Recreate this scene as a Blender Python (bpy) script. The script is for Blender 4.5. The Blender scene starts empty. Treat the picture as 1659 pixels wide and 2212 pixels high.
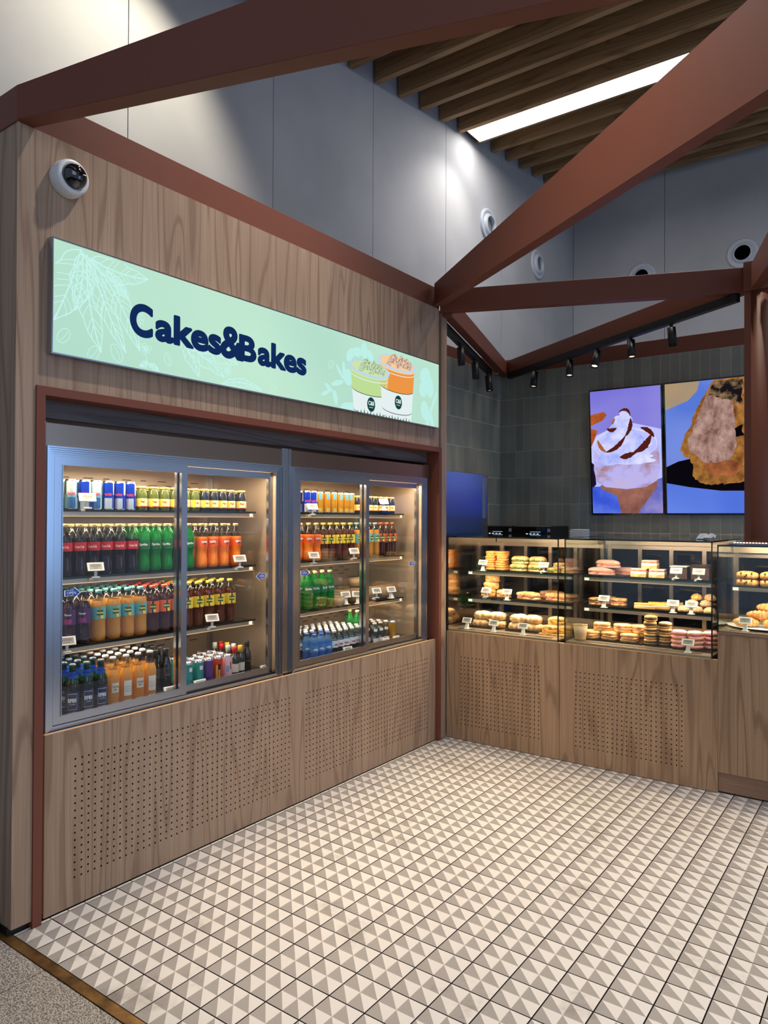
import bpy, math, random
from mathutils import Vector, Matrix, noise
random.seed(7)
PI = math.pi
S = bpy.context.scene
COL = S.collection
D = bpy.data

# ------------------------------------------------------------------ camera
CAM = (1573.8, .6278, .0091, .0040, 2.80, -1.60, 1.6125)
def cam_axes():
    f, yaw, pitch, roll, cx, cy, cz = CAM
    sy, cy_, sp, cp = math.sin(yaw), math.cos(yaw), math.sin(pitch), math.cos(pitch)
    fw = Vector((-sy * cp, cy_ * cp, sp)); r = Vector((cy_, sy, 0)); u = r.cross(fw)
    r2 = math.cos(roll) * r + math.sin(roll) * u; u2 = -math.sin(roll) * r + math.cos(roll) * u
    return r2, u2, fw
cr_, cu_, cf_ = cam_axes()
cd = D.cameras.new('camera'); co = D.objects.new('camera', cd); COL.objects.link(co)
cd.sensor_fit = 'HORIZONTAL'; cd.sensor_width = 36; cd.lens = CAM[0] * 36 / 1659
cd.clip_start = .05; cd.clip_end = 100
m = Matrix((( cr_.x, cu_.x, -cf_.x, CAM[4]), (cr_.y, cu_.y, -cf_.y, CAM[5]), (cr_.z, cu_.z, -cf_.z, CAM[6]), (0, 0, 0, 1)))
co.matrix_world = m
S.camera = co

# ------------------------------------------------------------------ world, exposure
S.view_settings.view_transform = 'Standard'; S.view_settings.look = 'None'
S.view_settings.gamma = 1; S.view_settings.use_curve_mapping = False; S.view_settings.exposure = 0.0
w = D.worlds.new('hall_light'); S.world = w; w.use_nodes = True
bg = w.node_tree.nodes['Background']; bg.inputs[0].default_value = (.50, .62, .85, 1); bg.inputs[1].default_value = .50

# ------------------------------------------------------------------ lights
def area(name, loc, size, power, col=(1, .85, .68), rot=(0, 0, 0), sy=None, spread=None):
    l = D.lights.new(name, 'AREA'); l.energy = power; l.color = col
    l.shape = 'RECTANGLE' if sy else 'SQUARE'; l.size = size
    if sy: l.size_y = sy
    if spread: l.spread = spread
    o = D.objects.new(name, l); COL.objects.link(o); o.location = loc; o.rotation_euler = rot
    return o
def spot(name, loc, target, power, angle=60, blend=.6, col=(1, .86, .7), rad=.05):
    l = D.lights.new(name, 'SPOT'); l.energy = power; l.color = col; l.spot_size = math.radians(angle)
    l.spot_blend = blend; l.shadow_soft_size = rad
    o = D.objects.new(name, l); COL.objects.link(o); o.location = loc
    o.rotation_euler = (Vector(target) - Vector(loc)).to_track_quat('-Z', 'Y').to_euler()
    return o
WARM = (1, .80, .58); NEUT = (1, .93, .86)
spot('hall_downlight', (1.15, 1.15, 5.2), (1.0, 1.2, 0), 380, 95, .9, NEUT, .06)
spot('hall_downlight', (2.6, .9, 5.2), (1.9, 1.1, 0), 470, 85, .9, (1, .88, .76), .07)
spot('hall_downlight', (1.5, 3.6, 5.4), (1.1, 3.1, 0), 160, 75, .9, (1, .82, .64), .07)
spot('wall_washer', (-.05, 1.05, 5.0), (-.93, .75, 3.6), 125, 100, .7, (1, .9, .70), .05)
spot('wall_washer', (-.35, 4.7, 5.38), (-.93, 4.5, 4.2), 42, 95, 1.0, (1, .95, .88), .04)
area('far_hall_light', (6.5, -2.5, 4.5), 4, 90, (.75, .85, 1), (math.radians(55), 0, math.radians(60)))
area('added_blue_lamp', (5.9, 2.5, 2.1), 2.4, 34, (.30, .55, 1), (0, math.radians(90), 0), 1.6)  # added unseen blue area lamp, puts blue reflections on the cooler frames

# ------------------------------------------------------------------ materials
def lin(c):
    return tuple(((v / 255) / 12.92 if v / 255 <= .04045 else ((v / 255 + .055) / 1.055) ** 2.4) for v in c[:3]) + (1,)
MATS = {}
def new(name):
    mt = D.materials.new(name); mt.use_nodes = True; nt = mt.node_tree; nt.nodes.clear()
    out = nt.nodes.new('ShaderNodeOutputMaterial')
    return mt, nt, out
def N(nt, typ, **kw):
    n = nt.nodes.new(typ)
    for k, v in kw.items():
        if k.startswith('_'): setattr(n, k[1:], v)
        else: n.inputs[k.replace('_', ' ')].default_value = v
    return n
def P(name, col, rough=.5, metal=0, spec=.5, coat=0, emit=None, es=1, trans=0, alpha=None, bump=None, var=None, aniso=0):
    """principled; bump=(scale,strength), var=(scale,amount)"""
    if name in MATS: return MATS[name]
    mt, nt, out = new(name)
    b = nt.nodes.new('ShaderNodeBsdfPrincipled'); L = nt.links
    b.inputs['Base Color'].default_value = lin(col); b.inputs['Roughness'].default_value = rough
    b.inputs['Metallic'].default_value = metal; b.inputs['Specular IOR Level'].default_value = spec
    b.inputs['Coat Weight'].default_value = coat; b.inputs['Transmission Weight'].default_value = trans
    if emit: b.inputs['Emission Color'].default_value = lin(emit); b.inputs['Emission Strength'].default_value = es
    tc = nt.nodes.new('ShaderNodeTexCoord')
    if var:
        n = N(nt, 'ShaderNodeTexNoise', Scale=var[0], Detail=4.0)
        L.new(tc.outputs['Object'], n.inputs['Vector'])
        mx = nt.nodes.new('ShaderNodeMix'); mx.data_type = 'RGBA'
        c2 = tuple(max(0, v * (1 - var[1])) for v in lin(col)[:3]) + (1,); c1 = tuple(min(1, v * (1 + var[1])) for v in lin(col)[:3]) + (1,)
        if len(var) > 2: c2 = lin(var[2])
        mx.inputs[6].default_value = c1; mx.inputs[7].default_value = c2
        cr = nt.nodes.new('ShaderNodeValToRGB'); cr.color_ramp.elements[0].position = .38; cr.color_ramp.elements[1].position = .62
        L.new(n.outputs[0], cr.inputs[0]); L.new(cr.outputs[0], mx.inputs[0]); L.new(mx.outputs[2], b.inputs['Base Color'])
    if bump:
        n = N(nt, 'ShaderNodeTexNoise', Scale=bump[0], Detail=3.0); L.new(tc.outputs['Object'], n.inputs['Vector'])
        bp = N(nt, 'ShaderNodeBump', Strength=bump[1], Distance=.01); L.new(n.outputs[0], bp.inputs['Height']); L.new(bp.outputs[0], b.inputs['Normal'])
    L.new(b.outputs[0], out.inputs[0])
    MATS[name] = mt
    return mt
def emis(name, col, es=1.0):
    if name in MATS: return MATS[name]
    mt, nt, out = new(name); e = nt.nodes.new('ShaderNodeEmission')
    e.inputs[0].default_value = lin(col); e.inputs[1].default_value = es; nt.links.new(e.outputs[0], out.inputs[0])
    MATS[name] = mt; return mt
def emis2(name, c1, c2, scale=3, es=1.0, stretch=(1, 1, 1), lo=.35, hi=.65, c3=None, detail=6):
    if name in MATS: return MATS[name]
    mt, nt, out = new(name); L = nt.links; e = nt.nodes.new('ShaderNodeEmission')
    tc = nt.nodes.new('ShaderNodeTexCoord'); mp = nt.nodes.new('ShaderNodeMapping'); mp.inputs['Scale'].default_value = stretch
    n = N(nt, 'ShaderNodeTexNoise', Scale=scale, Detail=float(detail), Roughness=.6); cr = nt.nodes.new('ShaderNodeValToRGB')
    cr.color_ramp.elements[0].position = lo; cr.color_ramp.elements[1].position = hi
    cr.color_ramp.elements[0].color = lin(c1); cr.color_ramp.elements[1].color = lin(c2)
    if c3: el = cr.color_ramp.elements.new((lo + hi) / 2); el.color = lin(c3)
    L.new(tc.outputs['Object'], mp.inputs[0]); L.new(mp.outputs[0], n.inputs['Vector']); L.new(n.outputs[0], cr.inputs[0])
    L.new(cr.outputs[0], e.inputs[0]); e.inputs[1].default_value = es; L.new(e.outputs[0], out.inputs[0])
    MATS[name] = mt; return mt
def clear(name, tint=(235, 245, 245), t=.9, rough=.02, gcol=(255, 255, 255)):
    """thin clear sheet: transparent + fresnel reflection"""
    if name in MATS: return MATS[name]
    mt, nt, out = new(name); L = nt.links
    tr = nt.nodes.new('ShaderNodeBsdfTransparent'); tr.inputs[0].default_value = tuple(v * t for v in lin(tint)[:3]) + (1,)
    gl = nt.nodes.new('ShaderNodeBsdfGlossy'); gl.inputs[0].default_value = lin(gcol); gl.inputs['Roughness'].default_value = rough
    lw = N(nt, 'ShaderNodeLayerWeight', Blend=.5); pw = nt.nodes.new('ShaderNodeMath'); pw.operation = 'POWER'; pw.inputs[1].default_value = 5
    L.new(lw.outputs['Facing'], pw.inputs[0]); fr = nt.nodes.new('ShaderNodeMath'); fr.operation = 'MULTIPLY_ADD'; fr.inputs[1].default_value = .9; fr.inputs[2].default_value = .04
    L.new(pw.outputs[0], fr.inputs[0]); mx = nt.nodes.new('ShaderNodeMixShader')
    L.new(fr.outputs[0], mx.inputs[0]); L.new(tr.outputs[0], mx.inputs[1]); L.new(gl.outputs[0], mx.inputs[2]); L.new(mx.outputs[0], out.inputs[0])
    MATS[name] = mt; return mt
def liquid(name, col, see=.3, rough=.08, tint=None):
    if name in MATS: return MATS[name]
    mt, nt, out = new(name); L = nt.links
    b = nt.nodes.new('ShaderNodeBsdfPrincipled'); b.inputs['Base Color'].default_value = lin(col); b.inputs['Roughness'].default_value = rough
    b.inputs['Coat Weight'].default_value = .5; b.inputs['Coat Roughness'].default_value = .03
    tr = nt.nodes.new('ShaderNodeBsdfTransparent'); tr.inputs[0].default_value = lin(tint or col)
    mx = nt.nodes.new('ShaderNodeMixShader'); mx.inputs[0].default_value = see
    L.new(b.outputs[0], mx.inputs[1]); L.new(tr.outputs[0], mx.inputs[2]); L.new(mx.outputs[0], out.inputs[0])
    MATS[name] = mt; return mt
def wood(name, c1, c2, c3, horiz=False, rough=.42, dens=1.0):
    if name in MATS: return MATS[name]
    mt, nt, out = new(name); L = nt.links; b = nt.nodes.new('ShaderNodeBsdfPrincipled')
    b.inputs['Roughness'].default_value = rough; b.inputs['Specular IOR Level'].default_value = .35
    tc = nt.nodes.new('ShaderNodeTexCoord'); mp = nt.nodes.new('ShaderNodeMapping'); mp2 = nt.nodes.new('ShaderNodeMapping')
    mp.inputs['Scale'].default_value = (.075, .075, 1) if horiz else (1, 1, .075)
    mp2.inputs['Scale'].default_value = (.01, .01, 1) if horiz else (1, 1, .012)
    L.new(tc.outputs['Object'], mp.inputs[0]); L.new(tc.outputs['Object'], mp2.inputs[0])
    n = N(nt, 'ShaderNodeTexNoise', Scale=5.5 * dens, Detail=1.5, Distortion=.25); L.new(mp.outputs[0], n.inputs['Vector'])
    mu = nt.nodes.new('ShaderNodeMath'); mu.operation = 'MULTIPLY'; mu.inputs[1].default_value = 64
    L.new(n.outputs[0], mu.inputs[0]); sn = nt.nodes.new('ShaderNodeMath'); sn.operation = 'SINE'; L.new(mu.outputs[0], sn.inputs[0])
    cr = nt.nodes.new('ShaderNodeValToRGB'); cr.color_ramp.elements[0].position = .0; cr.color_ramp.elements[0].color = (1, 1, 1, 1)
    cr.color_ramp.elements[1].position = 1.0; cr.color_ramp.elements[1].color = (0, 0, 0, 1)
    e = cr.color_ramp.elements.new(.80); e.color = (.86, .86, .86, 1)
    mr = N(nt, 'ShaderNodeMapRange'); mr.inputs[1].default_value = -1; L.new(sn.outputs[0], mr.inputs[0]); L.new(mr.outputs[0], cr.inputs[0])
    n2 = N(nt, 'ShaderNodeTexNoise', Scale=140.0 * dens, Detail=3.0); L.new(mp2.outputs[0], n2.inputs['Vector'])
    n3 = N(nt, 'ShaderNodeTexNoise', Scale=9.0 * dens, Detail=2.0); L.new(mp2.outputs[0], n3.inputs['Vector'])
    m1 = nt.nodes.new('ShaderNodeMix'); m1.data_type = 'RGBA'; m1.inputs[6].default_value = lin(c2); m1.inputs[7].default_value = lin(c1)
    L.new(cr.outputs[0], m1.inputs[0])
    r2 = nt.nodes.new('ShaderNodeValToRGB'); r2.color_ramp.elements[0].position = .42; r2.color_ramp.elements[1].position = .6; L.new(n2.outputs[0], r2.inputs[0])
    f2 = nt.nodes.new('ShaderNodeMath'); f2.operation = 'MULTIPLY'; f2.inputs[1].default_value = .6; L.new(r2.outputs[0], f2.inputs[0])
    m2 = nt.nodes.new('ShaderNodeMix'); m2.data_type = 'RGBA'; L.new(f2.outputs[0], m2.inputs[0]); L.new(m1.outputs[2], m2.inputs[6]); m2.inputs[7].default_value = lin(c3)
    r3 = nt.nodes.new('ShaderNodeValToRGB'); r3.color_ramp.elements[0].position = .4; r3.color_ramp.elements[1].position = .62; L.new(n3.outputs[0], r3.inputs[0])
    f3 = nt.nodes.new('ShaderNodeMath'); f3.operation = 'MULTIPLY'; f3.inputs[1].default_value = .3; L.new(r3.outputs[0], f3.inputs[0])
    m3 = nt.nodes.new('ShaderNodeMix'); m3.data_type = 'RGBA'; L.new(f3.outputs[0], m3.inputs[0]); L.new(m2.outputs[2], m3.inputs[6]); m3.inputs[7].default_value = lin(c2)
    L.new(m3.outputs[2], b.inputs['Base Color']); L.new(b.outputs[0], out.inputs[0])
    MATS[name] = mt; return mt

WOOD = wood('walnut_laminate', (172, 146, 122), (136, 110, 90), (148, 121, 99))
WOODC = wood('counter_laminate', (168, 138, 108), (132, 104, 79), (146, 116, 89))
WOODH = wood('plinth_laminate', (150, 120, 98), (104, 80, 64), (128, 98, 78), horiz=True)
DARKW = wood('dark_laminate', (112, 98, 94), (76, 66, 64), (94, 82, 79), horiz=True)
SLATW = wood('slat_oak', (176, 140, 98), (136, 104, 70), (156, 122, 84), horiz=True, rough=.6)
GOLD = P('panel_edge', (205, 165, 115), .4)
RED = P('red_brown_steel', (116, 65, 48), .5, 0, .35, bump=(60, .015))
GREY = P('grey_wall_board', (182, 182, 184), .75, 0, .3, var=(1.2, .07))
GROUT = P('dark_grout', (58, 48, 42), .9)
BLACK = P('black_paint', (14, 14, 16), .45)
BLK = P('gloss_black', (8, 8, 10), .12, coat=.5)
STEEL = P('brushed_steel', (176, 178, 182), .22, 1, bump=(25, .01))
ALU = P('aluminium_profile', (188, 192, 200), .22, 1)
DSTEEL = P('interior_steel', (200, 184, 164), .33, .62)
WHITE = P('white_plastic', (228, 226, 222), .4)
GREYP = P('eink_grey', (150, 150, 148), .6)
INK = P('ink', (50, 50, 52), .7)
GLASS = clear('door_glass', (248, 250, 250), .98)
CGLASS = clear('case_glass', (248, 252, 250), .97)
EDGE = P('glass_edge', (6, 20, 18), .1, coat=1)

# ------------------------------------------------------------------ mesh builder
class MB:
    def __init__(s): s.v = []; s.f = []; s.m = []; s.sm = []
    def add(s, vs, fs, mat=0, smooth=False):
        b = len(s.v); s.v.extend([tuple(p) for p in vs])
        for f in fs: s.f.append(tuple(i + b for i in f)); s.m.append(mat); s.sm.append(smooth)
        return s
    def box(s, x0, x1, y0, y1, z0, z1, mat=0, bev=0):
        if bev:
            a = [(x0, y0), (x1, y0), (x1, y1), (x0, y1)]
            def ring(z, d): return [(x0 + d, y0 + d, z), (x1 - d, y0 + d, z), (x1 - d, y1 - d, z), (x0 + d, y1 - d, z)]
            vs = ring(z0, bev) + ring(z0 + bev, 0) + ring(z1 - bev, 0) + ring(z1, bev); fs = [(3, 2, 1, 0), (12, 13, 14, 15)]
            for k in range(3):
                for i in range(4): j = (i + 1) % 4; fs.append((k * 4 + i, k * 4 + j, k * 4 + 4 + j, k * 4 + 4 + i))
            return s.add(vs, fs, mat)
        vs = [(x, y, z) for z in (z0, z1) for (x, y) in ((x0, y0), (x1, y0), (x1, y1), (x0, y1))]
        return s.add(vs, [(3, 2, 1, 0), (4, 5, 6, 7), (0, 1, 5, 4), (1, 2, 6, 5), (2, 3, 7, 6), (3, 0, 4, 7)], mat)
    def hexa(s, p, mat=0):   # 8 points bottom ring, top ring
        return s.add(p, [(3, 2, 1, 0), (4, 5, 6, 7), (0, 1, 5, 4), (1, 2, 6, 5), (2, 3, 7, 6), (3, 0, 4, 7)], mat)
    def lathe(s, prof, n=16, mat=0, mats=None, c=(0, 0), cap=True, smooth=True, sq=0):
        vs = []; k = len(prof)
        for (r, z) in prof:
            for i in range(n):
                a = 2 * PI * i / n; rr = r
                if sq: rr = r * (1 + sq * math.cos(4 * a))
                vs.append((c[0] + rr * math.cos(a), c[1] + rr * math.sin(a), z))
        b = len(s.v); s.v.extend(vs)
        for j in range(k - 1):
            for i in range(n):
                i2 = (i + 1) % n
                s.f.append((b + j * n + i, b + j * n + i2, b + (j + 1) * n + i2, b + (j + 1) * n + i)); s.m.append(mats[j] if mats else mat); s.sm.append(smooth)
        if cap:
            s.f.append(tuple(b + i for i in range(n))[::-1]); s.m.append(mats[0] if mats else mat); s.sm.append(False)
            s.f.append(tuple(b + (k - 1) * n + i for i in range(n))); s.m.append(mats[-1] if mats else mat); s.sm.append(False)
        return s
    def band(s, r, z0, z1, a0=-PI, a1=PI, n=18, mat=0):
        full = abs(a1 - a0 - 2 * PI) < 1e-4; vs = []
        for i in range(n + 1):
            a = a0 + (a1 - a0) * i / n; vs += [(r * math.cos(a), r * math.sin(a), z0), (r * math.cos(a), r * math.sin(a), z1)]
        return s.add(vs, [(2 * i, 2 * i + 2, 2 * i + 3, 2 * i + 1) for i in range(n)], mat, True)
    def tube(s, pts, r, n=8, mat=0, close=True, smooth=True):
        pts = [Vector(p) for p in pts]; rs = r if isinstance(r, (list, tuple)) else [r] * len(pts); rings = []
        for i, p in enumerate(pts):
            t = (pts[min(i + 1, len(pts) - 1)] - pts[max(i - 1, 0)]).normalized()
            a = t.cross(Vector((0, 0, 1)))
            if a.length < .01: a = t.cross(Vector((0, 1, 0)))
            a.normalize(); bb = t.cross(a); rings += [p + (a * math.cos(2 * PI * k / n) + bb * math.sin(2 * PI * k / n)) * rs[i] for k in range(n)]
        fs = [(j * n + k, j * n + (k + 1) % n, (j + 1) * n + (k + 1) % n, (j + 1) * n + k) for j in range(len(pts) - 1) for k in range(n)]
        s.add(rings, fs, mat, smooth)
        if close: s.add(rings[:n], [tuple(range(n))], mat); s.add(rings[-n:], [tuple(range(n))[::-1]], mat)
        return s
    def build(s, name, mats, parent=None, origin=None):
        me = D.meshes.new(name); o0 = Vector((0, 0, 0))
        if parent is not None:
            p = parent
            while p is not None: o0 = o0 + Vector(p.location); p = p.parent
        org = Vector(origin) if origin else Vector((0, 0, 0))
        off = o0 + org
        me.from_pydata([(v[0] - off.x, v[1] - off.y, v[2] - off.z) for v in s.v], [], s.f)
        if not isinstance(mats, (list, tuple)): mats = [mats]
        for mt in mats: me.materials.append(mt)
        me.polygons.foreach_set('material_index', s.m); me.polygons.foreach_set('use_smooth', s.sm); me.update()
        o = D.objects.new(name, me); COL.objects.link(o)
        if parent is not None: o.parent = parent
        o.location = org
        return o
def blob(mb, c, r, mat=0, nu=26, nv=12, flat=.35, amp=.06, freq=12, seed=0, pw=1.0, zrot=0, smooth=True):
    """organic loaf: ellipsoid with flattened bottom and noise"""
    vs = []; cz, sz = math.cos(zrot), math.sin(zrot)
    for j in range(nv + 1):
        th = PI * j / nv
        for i in range(nu):
            a = 2 * PI * i / nu; x = math.sin(th) * math.cos(a); y = math.sin(th) * math.sin(a); z = math.cos(th)
            sg = lambda q: math.copysign(abs(q) ** pw, q)
            x, y, z = sg(x) * r[0], sg(y) * r[1], sg(z) * r[2]
            if z < -r[2] * flat: z = -r[2] * flat
            k = 1 + amp * noise.noise(Vector((x * freq + seed * 3.1, y * freq, z * freq))) + amp * .7 * noise.noise(Vector((x * freq * 3.3, y * freq * 3.3 + seed, z * freq * 3)))
            x, y, z = x * k, y * k, z * k
            vs.append((c[0] + x * cz - y * sz, c[1] + x * sz + y * cz, c[2] + z + r[2] * flat))
    fs = [(j * nu + i, (j + 1) * nu + i, (j + 1) * nu + (i + 1) % nu, j * nu + (i + 1) % nu) for j in range(nv) for i in range(nu)]
    return mb.add(vs, fs, mat, smooth)

TXT = {}
def text_geo(txt, bold=0.0, res=2, align='CENTER', shear=0):
    k = (txt, bold, res, align, shear)
    if k in TXT: return TXT[k]
    c = D.curves.new('lettering_source', 'FONT'); c.body = txt; c.size = 1; c.align_x = align; c.align_y = 'CENTER'
    c.offset = bold; c.resolution_u = res; c.fill_mode = 'FRONT'; c.shear = shear
    o = D.objects.new('lettering_source', c); COL.objects.link(o); dg = bpy.context.evaluated_depsgraph_get(); dg.update()
    me = D.meshes.new_from_object(o.evaluated_get(dg)); vs = [tuple(v.co) for v in me.vertices]; fs = [tuple(p.vertices) for p in me.polygons]
    D.objects.remove(o); D.curves.remove(c); D.meshes.remove(me)
    x0 = min(v[0] for v in vs); x1 = max(v[0] for v in vs); y0 = min(v[1] for v in vs); y1 = max(v[1] for v in vs)
    vs = [((v[0] - x0) / (x1 - x0), (v[1] - y0) / (y1 - y0)) for v in vs]
    TXT[k] = (vs, fs, (x1 - x0) / (y1 - y0)); return TXT[k]
def text_on(mb, txt, fn, mat=0, bold=0., res=2, shear=0):
    vs, fs, asp = text_geo(txt, bold, res, 'CENTER', shear)
    mb.add([fn(u, v) for u, v in vs], fs, mat)
def text_cyl(mb, txt, r, z0, h, w=None, a=0, mat=0, bold=.01, shear=0):
    vs, fs, asp = text_geo(txt, bold, 1, 'CENTER', shear)
    w = w or h * asp
    mb.add([(r * math.cos(a + (u - .5) * w / r), r * math.sin(a + (u - .5) * w / r), z0 + v * h) for u, v in vs], fs, mat)

def tag(o, label=None, cat=None, group=None, kind=None):
    if label: o['label'] = label
    if cat: o['category'] = cat
    if group: o['group'] = group
    if kind: o['kind'] = kind
    return o
def empty(name, loc=(0, 0, 0), label=None, cat=None, group=None, kind=None):
    o = D.objects.new(name, None); COL.objects.link(o); o.location = loc; o.empty_display_size = .1
    return tag(o, label, cat, group, kind)
def kids(o): return [c for c in D.objects if c.parent == o]
def snapshot(root): return (root, [(c, [g for g in KID.get(c.name, [])]) for c in KID.get(root.name, [])])
KID = {}
def reg():
    KID.clear()
    for o in D.objects:
        if o.parent: KID.setdefault(o.parent.name, []).append(o)
class Proto:
    def __init__(s, root):
        s.root = root; s.used = False; cs = [c for c in D.objects if c.parent == root]
        s.ch = [(c, [g for g in D.objects if g.parent == c]) for c in cs]
    def put(s, loc, rz=0, label=None, cat=None, group=None, rx=0, ry=0, sc=1):
        if not s.used: r = s.root; s.used = True
        else:
            r = s.root.copy(); COL.objects.link(r)
            for k in ('group', 'label'):
                if k in r.keys(): del r[k]
            for c, gs in s.ch:
                c2 = c.copy(); COL.objects.link(c2); c2.parent = r
                for g in gs: g2 = g.copy(); COL.objects.link(g2); g2.parent = c2
        r.location = loc; r.rotation_euler = (rx, ry, rz); r.scale = (sc, sc, sc)
        return tag(r, label, cat, group)
ORD = ['zeroth', 'first', 'second', 'third', 'fourth', 'fifth', 'sixth', 'seventh', 'eighth', 'ninth', 'tenth', 'eleventh', 'twelfth', 'thirteenth', 'fourteenth']
ROWN = ['front row', 'second row back', 'third row back', 'fourth row back', 'fifth row back', 'sixth row back']

# ================================================================== SETTING
floor = MB().box(-3, 6, -.19, 8, -.12, -.012).box(-3, 6, -6, -.19, -.12, -.01).build('floor', GROUT); tag(floor, kind='structure')
# --- patterned tiles 15 cm
def marks(base, name, dark):
    mt, nt, out = new(name); L = nt.links; b = nt.nodes.new('ShaderNodeBsdfPrincipled'); b.inputs['Roughness'].default_value = .42
    b.inputs['Specular IOR Level'].default_value = .4
    g = nt.nodes.new('ShaderNodeNewGeometry'); n = N(nt, 'ShaderNodeTexNoise', Scale=2.2, Detail=8.0, Roughness=.72); L.new(g.outputs['Position'], n.inputs['Vector'])
    cr = nt.nodes.new('ShaderNodeValToRGB'); cr.color_ramp.elements[0].position = .56; cr.color_ramp.elements[1].position = .72
    cr.color_ramp.elements[0].color = lin(base); cr.color_ramp.elements[1].color = lin(dark)
    L.new(n.outputs[0], cr.inputs[0]); L.new(cr.outputs[0], b.inputs['Base Color']); L.new(b.outputs[0], out.inputs[0]); return mt
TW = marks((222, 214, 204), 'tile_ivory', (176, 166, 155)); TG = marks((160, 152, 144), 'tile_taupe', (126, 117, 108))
def tile_mb(mb, ox, oy, nx=2, w=.15, g=.0023):
    z = 0.0; x0, y0, x1, y1 = ox + g, oy + g, ox + w - g, oy + w - g; d = (x1 - x0) / 2
    if nx == 2:
        mb.add([(x0, y0, -.012), (x1, y0, -.012), (x1, y1, -.012), (x0, y1, -.012), (x0, y0, z), (x1, y0, z), (x1, y1, z), (x0, y1, z)], [(0, 1, 5, 4), (1, 2, 6, 5), (2, 3, 7, 6), (3, 0, 4, 7)], 2)
        for i in range(2):
            for j in range(2):
                a, b = x0 + i * d, y0 + j * d
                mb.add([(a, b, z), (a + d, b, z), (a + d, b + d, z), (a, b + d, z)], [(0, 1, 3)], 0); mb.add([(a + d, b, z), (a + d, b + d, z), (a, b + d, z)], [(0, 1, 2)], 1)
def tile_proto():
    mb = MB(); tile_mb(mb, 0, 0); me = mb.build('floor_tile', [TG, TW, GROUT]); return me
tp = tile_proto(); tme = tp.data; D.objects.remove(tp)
cells = []
for i in range(0, 24):
    for j in range(-1, 23):
        x, y = .15 * i, .15 * j
        if j >= 21 and i < 12: continue
        v = Vector((x + .075, y + .075, 0)) - Vector(CAM[4:7]); z = v.dot(cf_)
        vis = False; d = 99
        if z > .3:
            px = CAM[0] * v.dot(cr_) / z; py = CAM[0] * v.dot(cu_) / z; vis = abs(px) < 860 and abs(py) < 1150; d = v.length
        cells.append((not vis, d, x, y))
cells.sort()
rest = MB()
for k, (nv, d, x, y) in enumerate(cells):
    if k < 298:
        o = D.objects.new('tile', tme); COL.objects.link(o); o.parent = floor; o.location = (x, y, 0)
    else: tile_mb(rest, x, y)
for j in range(-1, 21):   # cut border strip at the wall
    for h in range(2):
        y = .15 * j + .075 * h + .002; rest.add([(-.016, y, -.0005), (-.0022, y, -.0005), (-.0022, y + .071, -.0005), (-.016, y + .071, -.0005)], [(0, 1, 2, 3)], 1)
r_ = rest.build('tile_field', [TG, TW, GROUT], floor); tag(r_, kind='stuff')
# --- granite slabs
def granite():
    mt, nt, out = new('speckled_granite'); L = nt.links; b = nt.nodes.new('ShaderNodeBsdfPrincipled'); b.inputs['Roughness'].default_value = .5
    g = nt.nodes.new('ShaderNodeNewGeometry'); n = N(nt, 'ShaderNodeTexNoise', Scale=190.0, Detail=2.0); L.new(g.outputs['Position'], n.inputs['Vector'])
    cr = nt.nodes.new('ShaderNodeValToRGB'); cr.color_ramp.elements[0].position = .43; cr.color_ramp.elements[1].position = .56
    cr.color_ramp.elements[0].color = lin((92, 84, 80)); cr.color_ramp.elements[1].color = lin((186, 176, 162))
    L.new(n.outputs[0], cr.inputs[0]); L.new(cr.outputs[0], b.inputs['Base Color']); L.new(b.outputs[0], out.inputs[0]); return mt
GR = granite()
for i in range(-2, 4):
    for j in range(1, 5):
        x0 = .296 + .6 * (i - 1); MB().box(x0 + .002, x0 + .598, -.193 - .6 * j + .002, -.193 - .6 * (j - 1) - .002, -.01, -.001).build('granite_slab', GR, floor)
tr1 = MB().box(-.8, 3.6, -.192, -.152, -.01, .0015, bev=.0005).build('trim_1', P('worn_brass', (138, 104, 58), .38, .75, var=(9, .3, (92, 70, 44))))
tag(tr1, kind='structure')

# --- grey hall walls as boards
wl = MB().box(-1.2, -.945, -3, 8.1, 0, 6.3).build('wall_left', P('joint_dark', (60, 60, 62), .8)); tag(wl, kind='structure')
y = -.24 - 1.2
while y < 7.9:
    MB().box(-.945, -.93, y + .003, min(y + 1.2, 7.9) - .003, 0, 6.3, bev=.001).build('wall_board', GREY, wl); y += 1.2
wb = MB().box(-.93, 6, 7.915, 8.1, 0, 6.3).build('wall_back', MATS['joint_dark']); tag(wb, kind='structure')
for i in range(5): MB().box(-.93 + 1.2 * i + .003, -.93 + 1.2 * i + 1.197, 7.9, 7.915, 0, 6.3, bev=.001).build('wall_board', GREY, wb)
# --- ceiling: sloping board and oak slats
def cz(y): return 5.34 + .134 * (y - 3.36)
ce = MB().hexa([(-1.1, -1.2, cz(-1.2) + .5), (6, -1.2, cz(-1.2) + .5), (6, 8.1, cz(8.1) + .5), (-1.1, 8.1, cz(8.1) + .5), (-1.1, -1.2, cz(-1.2) + .56), (6, -1.2, cz(-1.2) + .56), (6, 8.1, cz(8.1) + .56), (-1.1, 8.1, cz(8.1) + .56)]).build('ceiling', P('ceiling_dark', (46, 38, 30), .9))
tag(ce, kind='structure')
ys = [4.753 - .352 * k for k in range(0, 16)] + [5.127 + .352 * k for k in range(0, 8)]
for yy in ys:
    z = cz(yy); MB().box(-.90, 6, yy, yy + .055, z, z + .32).build('slat', SLATW, ce)
lp = empty('ceiling_light', (1.6, 4.96, cz(4.96)), 'long glowing white strip light set between the oak ceiling slats', 'ceiling light')
MB().box(-.86, 3.2, 4.812, 5.12, cz(4.96) + .0, cz(4.96) + .05).build('housing', ALU, lp)
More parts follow.
